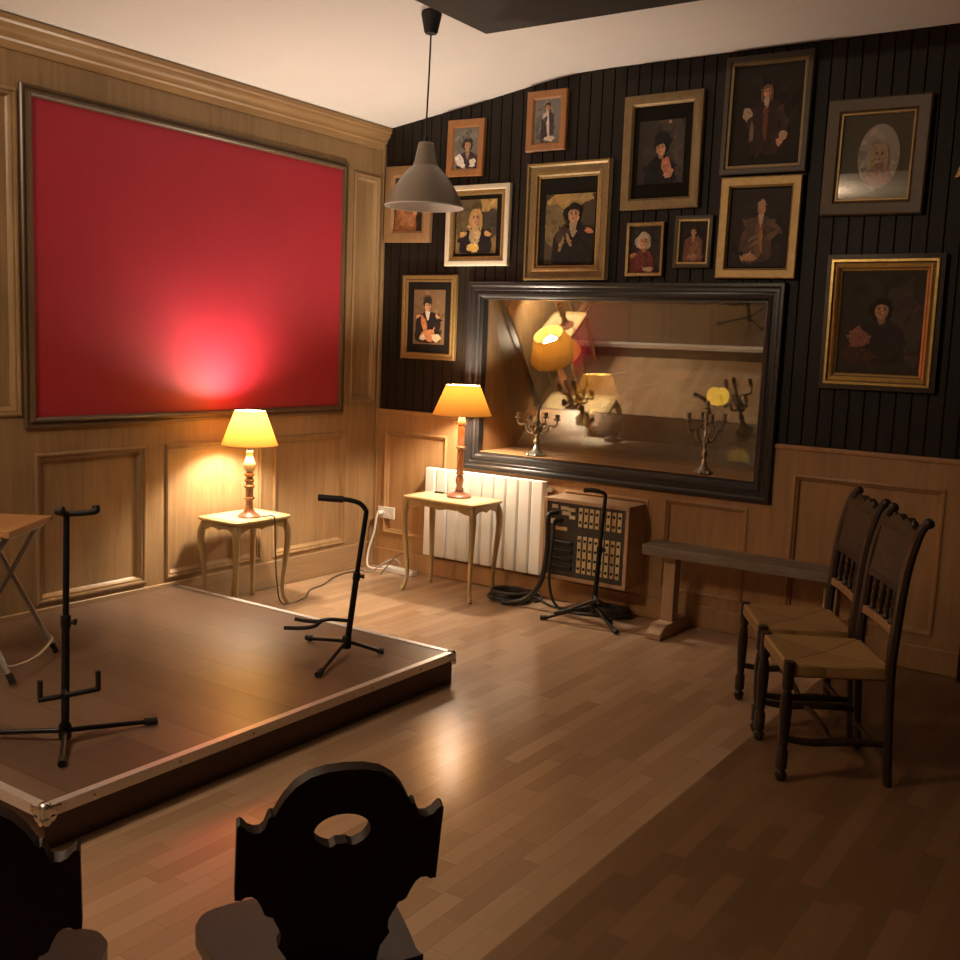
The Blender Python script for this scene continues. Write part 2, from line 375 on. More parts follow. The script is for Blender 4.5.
# cornice
cp = [(0, 2.87), (.012, 2.87), (.016, 2.885), (.02, 2.905), (.034, 2.915), (.036, 2.93), (.05, 2.945), (.066, 2.958), (.07, 2.975), (.086, 2.985), (.088, 3.01), (0, 3.01)]
mb = MB(); n = len(cp)
mb.add([(x*.7, RY, z-.008) for x, z in cp] + [(x*.7, -.0, z-.008) for x, z in cp], [(i, (i+1) % n, n+(i+1) % n, n+i) for i in range(n)] + [tuple(range(n)), tuple(range(n, 2*n))])
mb.build('trim_1', M['cornice'], kind='structure', smooth=35)
# corner post beside the narrow panel
MB().box((0, -.035, 0), (.02, 0, 2.9)).build('trim_2', M['panel'], kind='structure', bevel=.004)

# back wall: window opening x .865..2.76, z .885..1.905
WX0, WX1, WZ0, WZ1 = .865, 2.76, .885, 1.905
wb = MB()
for a, b in (((-.25, 0, 0), (WX0, .15, 3.5)), ((WX1, 0, 0), (RX, .15, 3.5)), ((WX0, 0, 0), (WX1, .15, WZ0)), ((WX0, 0, WZ1), (WX1, .15, 3.5))): wb.box(a, b)
wb = wb.build('wall_back', M['black_board'], kind='structure', smooth=0)
def strip(mb, x0, x1, z0, z1):
    g, d = .0045, .009
    mb.add([(x0, 0, z0), (x0+g, -d, z0), (x1-g, -d, z0), (x1, 0, z0), (x0, 0, z1), (x0+g, -d, z1), (x1-g, -d, z1), (x1, 0, z1)], [(0, 1, 5, 4), (1, 2, 6, 5), (2, 3, 7, 6)])
mb = MB(); pitch = .0785; x = 0
while x < 5.2:
    a, b = x, x+pitch
    if b < .80 or a > 2.81: strip(mb, a, b, 1.08, 3.4)
    else: strip(mb, a, b, 1.95, 3.4)
    if .80 > a and b >= .80: strip(mb, a, .80, 1.08, 1.95)
    if a <= 2.81 < b: strip(mb, 2.81, b, 1.08, 1.95)
    x = b
mb.build('tongue_and_groove_boarding', M['black_board'], wb, smooth=0, weld=False)
Bw = lambda u, v, h: (u, -h, v)
back_panels = [(.095, .61, .25, .955), (2.225, 2.71, .20, .725), (2.975, 3.73, .20, .945), (1.55, 2.1, .2, .7), (3.98, 4.7, .2, .945)]
mb = MB(); panelled(mb, [0, RX], [0, .79], [p for p in back_panels if p[3] < .75], .014, -.0, Bw)
mb2 = MB()
ups = [p for p in back_panels if p[3] > .75]
mb = MB(); 
us = sorted({0, RX, .80, 2.81} | {p[0] for p in back_panels} | {p[1] for p in back_panels}); vz = sorted({0, .2, .25, .70, .725, .79, .945, .955, 1.10})
for a, b in zip(us, us[1:]):
    for c, d in zip(vz, vz[1:]):
        um, vm = (a+b)/2, (c+d)/2
        if .80 < um < 2.81 and vm > .79: continue
        h = .004 if any(p[0] < um < p[1] and p[2] < vm < p[3] for p in back_panels) else .022
        mb.add([Bw(a, c, h), Bw(b, c, h), Bw(b, d, h), Bw(a, d, h)], [(0, 1, 2, 3)])
mb.build('wainscot', M['wains'], wb, smooth=0)
bead2 = [(-.012, .02), (-.010, .029), (.0, .033), (.006, .029), (.010, .021), (.016, .020), (.022, .008), (.026, .002)]
for p in back_panels: MB().ring(*p, bead2, Bw).build('panel_moulding', M['wains'], wb, smooth=40)
for a, b in ((0, .78), (2.83, RX)):
    MB().box((a, -.034, 1.085), (b, 0, 1.112)).build('dado_cap', M['wains'], wb, bevel=.006)
MB().box((0.0, -.034, 0), (RX, 0, .13)).build('baseboard_back', M['wains'], wb, bevel=.006)
# other walls, out of the photo
MB().box((RX, RY, 0), (RX+.2, .15, 3.4)).build('wall_right', M['wall_dark'], kind='structure', smooth=0)
MB().box((-.25, RY-.2, 0), (RX+.2, RY, 3.4)).build('wall_front', M['wall_dark'], kind='structure', smooth=0)
MB().box((3.885, -.10, 0), (3.975, -.023, 1.02)).build('trim_3', M['chair_wood'], kind='structure', bevel=.006)

# ------------------------------------------------------------------ control-room window
win = thing('window_1', 'wide control room window with black moulded frame and tilted glass', 'window', (0, 0, 0)); win['kind'] = 'structure'
wprof = [(0, .0), (0, .045), (.006, .052), (.022, .052), (.028, .044), (.034, .040), (.050, .040), (.056, .032), (.064, .034), (.076, .040), (.088, .036), (.095, .026), (.100, .022), (.108, .022), (.110, -.03)]
MB().ring(.762, 2.868-.022, .772, 1.985, wprof, Bw).build('window_frame', M['black_frame'], win, smooth=30)
mb = MB()
D = .75
e = .004
mb.add([(WX0+e, .002, WZ0), (WX0+e, .002, WZ1), (WX0+e, D, WZ1), (WX0+e, D, WZ0)], [(0, 1, 2, 3)])
mb.add([(WX1-e, .002, WZ0), (WX1-e, .002, WZ1), (WX1-e, D, WZ1), (WX1-e, D, WZ0)], [(0, 1, 2, 3)])
mb.add([(WX0, .002, WZ1-e), (WX1, .002, WZ1-e), (WX1, D, WZ1-e), (WX0, D, WZ1-e)], [(0, 1, 2, 3)])
mb.build('window_reveal', M['wains'], win, smooth=0)
MB().box((WX0-.02, 0.001, WZ0-.03), (WX1+.02, D, WZ0+.004)).build('window_sill', M['wains'], win)
def pane(name, yb, tilt, refl, z0=WZ0+.004, z1=WZ1):
    t = math.tan(math.radians(tilt)); mb = MB(); th = .006
    yt = yb-(z1-z0)*t
    mb.add([(WX0, yb, z0), (WX1, yb, z0), (WX1, yb+th, z0), (WX0, yb+th, z0), (WX0, yt, z1), (WX1, yt, z1), (WX1, yt+th, z1), (WX0, yt+th, z1)],
           [(0,3,2,1),(4,5,6,7),(0,1,5,4),(1,2,6,5),(2,3,7,6),(3,0,4,7)])
    return mb.build(name, pane_mat(name, refl), win, smooth=0)
pane('glass_pane', .42, 18.8, .20)
pane('glass_pane', .61, 2, .24)
# the dark control room behind
for nm, bs in (('wall_control_far', [((-.2, 3.4, 0), (4.0, 3.5, 2.6))]), ('wall_control_left', [((-.3, .79, 0), (-.2, 3.5, 2.6))]), ('wall_control_right', [((4.0, .79, 0), (4.1, 3.5, 2.6))]),
               ('ceiling_control', [((-.3, .76, 2.6), (4.1, 3.5, 2.7))]), ('floor_control', [((-.3, .76, -.1), (4.1, 3.5, 0))]),
               ('wall_control_near', [((-.3, .74, 0), (WX0, .78, 2.6)), ((WX1, .74, 0), (4.1, .78, 2.6)), ((WX0, .74, 0), (WX1, .78, WZ0)), ((WX0, .74, WZ1), (WX1, .78, 2.6))])):
    cr = MB()
    for a, b in bs: cr.box(a, b)
    cr.build(nm, M['control_wall'], kind='structure', smooth=0)

# ------------------------------------------------------------------ red panel
rp = thing('fabric_wall_panel', 'large red fabric panel in a dark wooden moulding on the left wall', 'wall panel', (0, 0, 0))
MB().box((.001, -2.672, 1.13), (.010, -.428, 2.685)).build('fabric', M['red'], rp, smooth=0)
rprof = [(-.04, .0), (-.04, .014), (-.034, .020), (-.026, .020), (-.021, .014), (-.012, .014), (-.006, .028), (.004, .034), (.012, .028), (.016, .008)]
MB().ring(-2.672, -.428, 1.13, 2.685, rprof, Lw).build('frame', M['frame_dk'], rp, smooth=30)

# ------------------------------------------------------------------ stage
SX, SY0, SY1, SZ = 1.97, -3.915, -1.762, .145
st = thing('stage_platform', 'low brown stage riser with aluminium edges in the left corner', 'stage', (0, 0, 0))
MB().box((.014, SY0+.012, .0), (SX-.012, SY1-.012, SZ-.006)).build('side_panel', M['stage_side'], st, smooth=0)
MB().box((.014, SY0+.03, SZ-.006), (SX-.03, SY1-.03, SZ)).build('deck', M['stage_top'], st, smooth=0)
def edge(a, b, inward):
    a, b, i = Vector(a), Vector(b), Vector(inward)
    mb = MB(); P = [(0, -.034), (0, .001), (.001, .003), (.032, .003), (.032, .0), (.004, 0), (.004, -.034)]
    o = -i*.002; n = len(P)
    vs = [a+o+i*p+Vector((0, 0, SZ+q)) for p, q in P] + [b+o+i*p+Vector((0, 0, SZ+q)) for p, q in P]
    mb.add(vs, [(k, (k+1) % n, n+(k+1) % n, n+k) for k in range(n)] + [tuple(range(n)), tuple(range(n, 2*n))])
    e = mb.build('edge_trim', M['alu'], st, smooth=0)
    d = (b-a); L_ = d.length; d.normalize(); k = .18
    while k < L_-.1:
        p = a+d*k+Vector((0, 0, SZ-.018))-i*.002
        q = a+d*k+i*.018+Vector((0, 0, SZ+.002))
        Rm = Matrix.Translation(p) @ i.to_track_quat('-Z', 'Y').to_matrix().to_4x4()
        MB().lathe([(.006, 0), (.006, .0012), (.003, .0028)], 8, Rm).build('rivet', M['alu_worn'], e)
        k += .34
edge((SX, SY0, 0), (SX, SY1, 0), (-1, 0, 0)); edge((.014, SY0, 0), (SX, SY0, 0), (0, 1, 0)); edge((.014, SY1, 0), (SX, SY1, 0), (0, -1, 0))
for yy, sg in ((SY0, 1), (SY1, -1)):
    mb = MB()
    sph = [(.022*math.cos(a), .022*math.sin(a)*.75) for a in [PI/2*k/5 for k in range(6)]]
    mb.lathe([(.022, -.03)] + [(max(r, .0005), z) for r, z in sph], 16, Matrix.Translation((SX-.016, yy+sg*.016, SZ-.004)))
    for ax in (0, 1):
        for k, (dx, dz, r) in enumerate(((.03, -.018, .02), (.052, -.012, .013), (.03, -.036, .013), (.012, -.045, .014))):
            c = (SX+.0025, yy+sg*dx, SZ+dz) if ax == 0 else (SX-dx, yy-sg*.0025, SZ+dz)
            q = Vector((1, 0, 0) if ax == 0 else (0, -sg, 0)).to_track_quat('Z', 'Y').to_matrix().to_4x4()
            mb.lathe([(r, -.002), (r, .0015), (r*.8, .003)], 14, Matrix.Translation(c) @ q)
    mb.build('corner_fitting', M['alu_worn'], st, smooth=40)

# ------------------------------------------------------------------ side tables
def cabriole(mb_r, x, y, h, ox, oy):
    """s-curved leg leaning out at the knee and foot; ox, oy outward"""
    pts = spline([(x-ox*.004, y-oy*.004, h), (x+ox*.012, y+oy*.012, h-.06), (x+ox*.014, y+oy*.014, h*.74), (x+ox*.002, y+oy*.002, h*.45), (x-ox*.006, y-oy*.006, h*.2), (x+ox*.002, y+oy*.002, .045), (x+ox*.016, y+oy*.016, .008), (x+ox*.02, y+oy*.02, .0)], 5)
    rs = taper(pts, [.021, .023, .020, .0155, .0125, .0115, .015, .013])
    return mb_r.tube(pts, rs, 10)
def side_table(label, loc, w, d, h):
    t = thing('side_table', label, 'side table', loc, 0, 'gilded side tables with curved legs')
    hw, hd = w/2, d/2
    out = [(-hw, -hd+.03), (-hw+.012, -hd+.01), (-hw+.03, -hd), (0, -hd-.006), (hw-.03, -hd), (hw-.012, -hd+.01), (hw, -hd+.03), (hw+.005, 0), (hw, hd-.03), (hw-.012, hd-.01), (hw-.03, hd), (0, hd+.006), (-hw+.03, hd), (-hw+.012, hd-.01), (-hw, hd-.03), (-hw-.005, 0)]
    rot = Matrix(((1, 0, 0, 0), (0, 0, 1, 0), (0, -1, 0, h), (0, 0, 0, 1)))
    tp = MB().prism(out, 0, .018, rot).build('tabletop', M['table'], t, bevel=.005)
    MB().prism([(u*.86, v*.82) for u, v in out], -.0012, .001, rot).build('inlay', M['table_inlay'], tp)
    # shaped apron
    for a, b, ax in (((-hw+.03, -hd+.028), (hw-.03, -hd+.028), 0), ((-hw+.03, hd-.028), (hw-.03, hd-.028), 0), ((-hw+.028, -hd+.03), (-hw+.028, hd-.03), 1), ((hw-.028, -hd+.03), (hw-.028, hd-.03), 1)):
        ln = w-.06 if ax == 0 else d-.06
        o = [(0, 0), (ln, 0), (ln, -.055), (ln*.9, -.052), (ln*.78, -.034), (ln*.62, -.034), (ln*.5, -.046), (ln*.38, -.034), (ln*.22, -.034), (ln*.1, -.052), (0, -.055)]
        Mm = Matrix.Translation((a[0], a[1], h-.018)) @ (Matrix.Identity(4) if ax == 0 else Matrix.Rotation(PI/2, 4, 'Z'))
        MB().prism(o, -.007, .007, Mm).build('apron', M['table_leg'], t, bevel=.002)
    for sx in (-1, 1):
        for sy in (-1, 1):
            cabriole(MB(), sx*(hw-.035), sy*(hd-.035), h-.02, sx, sy).build('leg', M['table_leg'], t, smooth=60)
    return t
T1 = (.212, -1.448); T2 = (.91, -.345)
side_table('small gilded side table standing behind the stage edge before the left wall', (T1[0], T1[1], 0), .335, .45, .54)
side_table('small gilded side table standing in front of the white radiator', (T2[0], T2[1], 0), .57, .34, .615)

# ------------------------------------------------------------------ table lamps
def lamp(label, loc, prof_foot, prof_stem, shade, shade_m, stem_m, power, col, bulb_z, head=None):
    t = thing('table_lamp', label, 'table lamp', loc, 0, 'lit table lamps with yellow shades')
    MB().lathe(prof_foot, 28).build('base', M['lamp_base'], t, smooth=40)
    MB().lathe(prof_stem, 24).build('stem', stem_m, t, smooth=40)
    if head: MB().lathe(head, 24).build('stem_bulge', M['lamp_pale'], t, smooth=50)
    (r0, z0), (r1, z1) = shade
    mb = MB(); th = .0012
    mb.lathe([(r0, z0), (r0*.5+r1*.5, z0*.5+z1*.5), (r1, z1)], 40, cap=False)
    sh = mb.build('lamp_shade', shade_m, t, smooth=60)
    for r, z in ((r0, z0), (r1, z1)):
        MB().tube([(r*math.cos(a), r*math.sin(a), z) for a in [2*PI*k/40 for k in range(40)]], .0028, 6, True).build('binding', M['trim_tape'], sh)
    wire = MB()
    for k in range(3):
        a = 2*PI*k/3; wire.tube([(r1*math.cos(a), r1*math.sin(a), z1-.004), (0.016*math.cos(a), .016*math.sin(a), z1-.02)], .0015, 5)
    wire.tube([(.016*math.cos(a), .016*math.sin(a), z1-.02) for a in [2*PI*k/16 for k in range(16)]], .0015, 5, True)
    wire.build('shade_carrier', M['steel'], sh)
    zt = prof_stem[-1][1] if not head else head[-1][1]
    MB().lathe([(.014, zt), (.016, zt+.01), (.016, bulb_z-.035), (.012, bulb_z-.03)], 14).build('lamp_holder', M['black_rubber'], t)
    b = MB().lathe([(.008, -.032), (.012, -.026), (.02, -.012), (.024, .002), (.02, .018), (.010, .026), (.001, .028)], 16, Matrix.Translation((0, 0, bulb_z))).build('light_bulb', M['bulb'], t, smooth=80)
    b.visible_shadow = True
    l = bpy.data.lights.new('lamp_light', 'POINT'); l.energy = power; l.color = col; l.shadow_soft_size = .05
    lo = bpy.data.objects.new('lamp_light', l); C.objects.link(lo); lo.parent = t; lo.location = (0, 0, bulb_z)
    b.visible_shadow = False
    return t
FILL = 40  # power of each bulb in the added off-frame fill light
L1P, L2P = 68, 54
LC = (1, .855, .66)
lamp('lit table lamp with glowing yellow shade before the red fabric panel', (.266, -1.47, .5425),
     [(.062, 0), (.064, .008), (.055, .016), (.05, .02), (.036, .028), (.03, .042), (.022, .046)],
     [(.020, .045), (.026, .052), (.026, .058), (.021, .064), (.021, .10), (.030, .104), (.032, .112), (.023, .118), (.022, .15), (.023, .168), (.030, .172), (.032, .182), (.024, .188), (.020, .20), (.028, .206), (.028, .216), (.018, .224), (.022, .235), (.03, .24), (.03, .248), (.018, .255), (.018, .262)],
     ((.160, .420), (.088, .612)), M['shade1'], M['lamp_wood'], L1P, LC, .545,
     head=[(.018, .262), (.028, .272), (.035, .292), (.034, .312), (.022, .345), (.016, .365), (.02, .372), (.02, .382), (.012, .386)])
lamp('lit table lamp with amber shade in front of the radiator', (.925, -.295, .6175),
     [(.078, 0), (.080, .010), (.070, .018), (.06, .022), (.038, .028), (.03, .034)],
     [(.022, .03), (.028, .04), (.026, .055), (.018, .065), (.024, .09), (.027, .11), (.022, .13), (.016, .14), (.025, .146), (.025, .154), (.021, .16), (.021, .305), (.03, .31), (.031, .32), (.023, .326), (.022, .33), (.023, .44), (.019, .455), (.028, .462), (.030, .472), (.022, .495), (.020, .508)],
     ((.186, .525), (.108, .708)), M['shade2'], M['lamp_wood'], L2P, LC, .635)
# the cord of the amber lamp with an inline switch on the table
cd = thing('cord_switch', 'small black inline cord switch lying on the table before the radiator', 'switch', (.745, -.26, .6175), .25)
MB().box((-.035, -.011, 0), (.035, .011, .010)).build('switch_body', M['black_rubber'], cd, bevel=.005)
MB().tube(spline([(.035, 0, .006), (.06, -.006, .003), (.08, .0, .003), (.085, .003, .003)], 4), .003, 6).build('cord', M['brown_cord'], cd)

# ------------------------------------------------------------------ radiator
rd = thing('radiator', 'white panel radiator of vertical elements under the window', 'radiator', (0, 0, 0))
x = .50
for k in range(10):
    mb = MB(); x0, x1 = .50+k*.0935, .50+k*.0935+.0905
    mb.prism([(x0, -.045), (x0, -.092), (x0+.008, -.104), (x1-.008, -.104), (x1, -.092), (x1, -.045)], -.75, -.155, Matrix(((1, 0, 0, 0), (0, 0, 1, 0), (0, -1, 0, 0), (0, 0, 0, 1))))
    mb.build('radiator_element', M['white_enamel'], rd, bevel=.005)
MB().box((.505, -.085, .165), (1.43, -.05, .74)).build('radiator_core', M['white_enamel'], rd)
MB().box((1.436, -.085, .16), (1.49, -.03, .33)).build('control_box', M['white_plastic'], rd, bevel=.006)
MB().lathe([(.014, 0), (.014, .03), (.009, .034)], 12, Matrix.Translation((1.434, -.06, .70)) @ Matrix.Rotation(PI/2, 4, 'Y')).build('valve', M['white_plastic'], rd)
for xx in (.7, 1.25): MB().box((xx-.02, -.05, .2), (xx+.02, -.036, .7)).build('wall_bracket', M['white_enamel'], rd)

# ------------------------------------------------------------------ patch box
pb = thing('patch_box', 'pale plywood patch box with rows of cream jack strips on the back wall', 'patch box', (1.535, -.255, .195))
W_, H_, D_ = .567, .492, .233
mb = MB(); tk = .022
for a, b in (((0, 0, 0), (W_, D_, tk)), ((0, 0, H_-tk), (W_, D_, H_)), ((0, 0, tk), (tk, D_, H_-tk)), ((W_-tk, 0, tk), (W_, D_, H_-tk)), ((tk, D_-.012, tk), (W_-tk, D_, H_-tk))): mb.box(a, b)
mb.build('case', M['box_wood'], pb, bevel=.002)
fp = MB().box((tk, .012, tk), (W_-tk, .020, H_-tk)).build('front_panel', M['patch_face'], pb)
def strip_part(x, z0, h, nh):
    mb = MB().box((x, .006, z0), (x+.025, .013, z0+h), 0)
    for k in range(nh):
        zz = z0+h*(k+.5)/nh
        mb.lathe([(.0088, 0), (.0088, .003), (.004, .001)], 10, Matrix.Translation((x+.0125, .006, zz)) @ Matrix.Rotation(PI/2, 4, 'X'), 1)
    mb.build('jack_strip', [M['jack_strip'], M['hole']], pb, smooth=0)
for k in range(8):
    x = .235+k*.037
    strip_part(x, .335, .115, 2); strip_part(x, .055, .225, 4)
MB().box((.04, .004, .335), (.10, .013, .365)).build('label_plate', M['jack_strip'], pb)
for x, z, w in ((.05, .43, .04), (.11, .425, .05), (.16, .42, .05), (.12, .395, .06), (.17, .375, .04), (.06, .30, .10)):
    MB().box((x, .006, z), (x+w, .013, z+.022)).build('label_plate', M['jack_strip'], pb)
for x, z, w, h in ((.05, .06, .15, .025), (.05, .11, .15, .025), (.05, .16, .15, .025), (.05, .21, .15, .025)):
    MB().box((x, -.004, z), (x+w, .013, z+h)).build('socket_block', M['black_rubber'], pb, bevel=.003)

def cable(name, label, pts, r, m, n=6, seg=8, group=None):
    o = MB().tube(spline(pts, n), r, seg).build(name, m, smooth=60); return tag(o, label, 'cable', group)
# plugs and leads at the left of the box
for x, z in ((1.62, .60), (1.65, .555)):
    pg = MB().lathe([(.012, 0), (.012, .05), (.016, .052), (.016, .07), (.008, .078)], 10, Matrix.Translation((x, -.245, z)) @ Matrix.Rotation(PI/2, 4, 'X')).build('cable_plug', M['black_rubber'])
    tag(pg, 'black plug pushed into the patch box, %s of two' % ('upper' if z > .58 else 'lower'), 'plug', 'plugs in the patch box')
cable('multicore_cable', 'thick black cable hanging from the upper plug of the patch box to the floor', [(1.62, -.325, .60), (1.62, -.35, .585), (1.622, -.352, .50), (1.62, -.345, .40), (1.60, -.33, .28), (1.56, -.32, .15), (1.47, -.33, .05), (1.38, -.36, .02), (1.33, -.37, .017)], .016, M['cable'])
cable('signal_cable', 'thinner black cable dropping from the lower plug of the patch box', [(1.65, -.325, .555), (1.652, -.335, .54), (1.645, -.32, .45), (1.625, -.31, .30), (1.62, -.30, .17), (1.65, -.29, .06), (1.72, -.28, .012), (1.86, -.25, .010), (1.96, -.20, .010)], .009, M['cable'])
def coil(name, label, c, r0, turns, rt, squash=.8):
    pts = []; n = int(turns*26)
    for k in range(n):
        a = 2*PI*k/26; t = k/26
        rr = r0*(1+.07*math.sin(2.3*t)+.04*math.sin(a*2+t))
        pts.append((c[0]+rr*math.cos(a), c[1]+rr*squash*math.sin(a), rt+rt*1.55*(t % 3)*.9+.002*math.sin(3*a)))
    o = MB().tube(pts, rt, 8).build(name, M['cable'], smooth=60); return tag(o, label, 'cable', 'coiled cables on the floor')
coil('cable_coil', 'thick black cable coiled on the floor right of the gilded table', (1.30, -.235, 0), .12, 5.6, .0125, .95)
coil('cable_coil', 'dark cable heap coiled on the floor under the patch box', (1.98, -.14, 0), .10, 6.5, .011, .8)
cable('floor_cable', 'black cable lying on the floor between coil and patch box', [(1.33, -.12, .012), (1.45, -.13, .010), (1.6, -.22, .010), (1.75, -.21, .010), (1.86, -.13, .010)], .008, M['cable'])
cable('looped_cable', 'black cable looping along the wall below the radiator end', [(1.14, -.10, .010), (1.25, -.06, .01), (1.34, -.08, .04), (1.42, -.10, .045), (1.47, -.12, .010), (1.46, -.2, .010)], .007, M['cable'])

# ------------------------------------------------------------------ sockets, strip, cords in the corner
sk = thing('wall_socket', 'white double wall socket on the back wall in the corner', 'socket', (.12, -.023, .385))
MB().box((-.075, -.012, -.042), (.075, 0, .042)).build('plate', M['white_plastic'], sk, bevel=.004)
for k in (-1, 1):
    MB().lathe([(.024, 0), (.024, .004), (.020, .004), (.019, .001)], 18, Matrix.Translation((k*.036, -.010, 0)) @ Matrix.Rotation(PI/2, 4, 'X')).build('outlet', M['white_plastic'], sk)
wp = MB().lathe([(.018, 0), (.018, .03), (.012, .045)], 14, Matrix.Translation((.085, -.038, .385)) @ Matrix.Rotation(PI/2, 4, 'X')).build('white_plug', M['white_plastic'])
tag(wp, 'white plug in the left outlet of the corner wall socket', 'plug')
cable('white_flex', 'white flex hanging from the corner wall socket to the floor', [(.085, -.08, .385), (.08, -.09, .35), (.07, -.10, .25), (.05, -.13, .12), (.07, -.16, .02), (.14, -.16, .008), (.21, -.14, .012)], .007, M['white_plastic'])
ps = thing('power_strip', 'white power strip on the floor behind the gilded table leg', 'power strip', (.33, -.13, 0), -.08)
MB().box((-.14, -.03, 0), (.14, .03, .034)).build('strip_body', M['white_plastic'], ps, bevel=.006)
for k in range(4):
    MB().lathe([(.019, 0), (.019, .003), (.016, .0015)], 14, Matrix.Translation((-.1+k*.062, 0, .034))).build('outlet', M['white_plastic'], ps)
cable('grey_flex', 'grey flex arching over the floor to the power strip', [(.13, -.27, .007), (.20, -.26, .02), (.26, -.22, .07), (.30, -.16, .10), (.33, -.13, .07), (.335, -.13, .045)], .006, plain('grey_flex', (.35, .32, .28), .5))
cable('thin_flex', 'thin brown flex rising from the power strip beside the table leg', [(.39, -.12, .044), (.40, -.13, .10), (.38, -.16, .15), (.34, -.2, .12), (.30, -.24, .05), (.28, -.27, .006)], .0045, M['brown_cord'])
cable('lamp_cord', 'brown lamp cord trailing from the stage table along the wall to the corner', [(.33, -1.47, .5475), (.36, -1.42, .552), (.385, -1.40, .555), (.395, -1.39, .53), (.39, -1.38, .40), (.39, -1.36, .15), (.38, -1.30, .012), (.36, -1.1, .006), (.24, -.92, .006), (.20, -.75, .006), (.12, -.58, .006), (.08, -.42, .006), (.10, -.30, .006), (.13, -.22, .006), (.17, -.19, .008)], .0045, M['brown_cord'])

# ------------------------------------------------------------------ guitar stands
def tube_part(name, pts, r, par, m='black_metal', n=6, flat=None):
    p = spline(pts, n); return MB().tube(p, taper(p, r) if isinstance(r, list) else r, 10, flat=flat).build(name, M[m], par, smooth=60)
def guitar_stand(label, loc, feet, hub_z, pole, neck, cradle_z, cradle, knob_z, yoke=None):
    t = thing('guitar_stand', label, 'guitar stand', loc, 0, 'black tripod guitar stands')
    px, py = 0, 0
    for fx, fy in feet:
        d = Vector((fx, fy, 0)); ln = d.length; d.normalize()
        lg = tube_part('leg', [(0, 0, hub_z), (d.x*ln*.25, d.y*ln*.25, hub_z*.86), (d.x*ln*.93, d.y*ln*.93, .016), (fx, fy, .012)], .0095, t)
        MB().tube([(d.x*ln*.9, d.y*ln*.9, .0185), (d.x*ln*.93, d.y*ln*.93, .0165), (fx+d.x*.012, fy+d.y*.012, .0142)], .014, 10).build('rubber_foot', M['black_rubber'], lg)
    MB().lathe([(.02, hub_z-.03), (.022, hub_z-.02), (.022, hub_z+.02), (.016, hub_z+.03)], 14).build('hub', M['black_metal'], t)
    P = Vector(pole)
    k = .52
    MB().tube([(0, 0, hub_z-.03), tuple(P*k+Vector((0, 0, hub_z*(1-k))))], .0145, 12).build('pole', M['black_metal'], t, smooth=60)
    q = P*k+Vector((0, 0, hub_z*(1-k)))
    cl = MB().tube([tuple(q-P*.02), tuple(q+P*.035)], .018, 12).build('clamp', M['black_metal'], t)
    MB().tube([tuple(q+Vector((.012, .008, .005))), tuple(q+Vector((.03, .018, .005)))], [.006, .012], 10).build('clamp_knob', M['black_rubber'], cl)
    up = [tuple(q), tuple(q*.5+P*.5), tuple(P)] + [tuple(P+Vector(n)) for n in neck]
    pts = spline(up, 6); MB().tube(pts, .0115, 10).build('neck_tube', M['black_metal'], t, smooth=60)
    if yoke:
        for nm, pp, r in yoke: tube_part(nm, [tuple(P+Vector(p)) for p in pp], r, t, 'black_rubber')
    for nm, pp, r in cradle: tube_part(nm, pp, r, t, 'black_metal' if nm == 'cradle_arm' else 'black_rubber', 5)
    return t
# on the stage, front: local axes = world axes
guitar_stand('black guitar stand at the front of the stage beside the folding stool', (1.56, -3.56, SZ),
    [(.18, -.135), (.10, .30), (-.30, -.20)], .042, (-.05, .05, .77), [(-.004, .004, .035)], .2,
    [('cradle_arm', [(.0, 0, .185), (.02, -.02, .182), (.03, -.03, .18)], .010),
     ('cradle_fork', [(-.005, -.09, .245), (-.005, -.09, .185), (.003, -.08, .178), (.045, .09, .178), (.05, .10, .185), (.05, .10, .245)], .0095)], .4,
    yoke=[('neck_yoke', [(-.0, -.012, .045), (-.02, -.02, .042), (-.005, .01, .032), (.03, .06, .034), (.045, .085, .040), (.04, .09, .055)], [.016, .014, .010, .010, .013, .014])])
guitar_stand('black guitar stand with bent neck at the far edge of the stage', (1.60, -2.118, SZ),
    [(.14, -.34), (.13, .095), (-.27, .03)], .055, (.06, .04, .645), [(.0, .0, .03), (-.025, -.017, .062), (-.07, -.047, .075), (-.12, -.08, .077), (-.175, -.118, .08)], .12,
    [('cradle_arm', [(.0, .0, .155), (-.04, -.027, .158), (-.07, -.048, .158), (-.10, -.068, .15)], .009),
     ('cradle_fork', [(-.235, -.10, .14), (-.17, -.07, .135), (-.12, -.05, .14), (-.10, -.068, .15), (-.11, -.10, .13), (-.15, -.135, .12), (-.22, -.185, .118)], .0095)], .4,
    yoke=[('neck_grip', [(-.085, -.057, .076), (-.12, -.08, .077), (-.18, -.122, .0805)], .0155)])
guitar_stand('black guitar stand on the laminate floor before the patch box', (1.975, -.39, 0),
    [(-.27, -.12), (.20, -.10), (.06, .10)], .10, (.01, .05, .735), [(-.005, .0, .025), (-.03, -.02, .04), (-.07, -.04, .045)], .12,
    [('cradle_arm', [(0, 0, .17), (.02, -.02, .165), (.03, -.04, .155)], .009),
     ('cradle_fork', [(-.20, -.10, .05), (-.13, -.09, .075), (-.05, -.07, .115), (.03, -.04, .155), (.05, -.03, .15), (.06, .0, .13), (.06, .03, .10)], .010)], .3,
    yoke=[('neck_grip', [(-.03, -.02, .04), (-.07, -.04, .045), (-.11, -.06, .042)], .014)])

# ------------------------------------------------------------------ folding stool at the left edge
fs_ = thing('folding_stool', 'folding stool with wooden top and crossed steel legs at the left edge of the stage', 'stool', (.60, -3.25, SZ), math.atan2(-.83, .555))
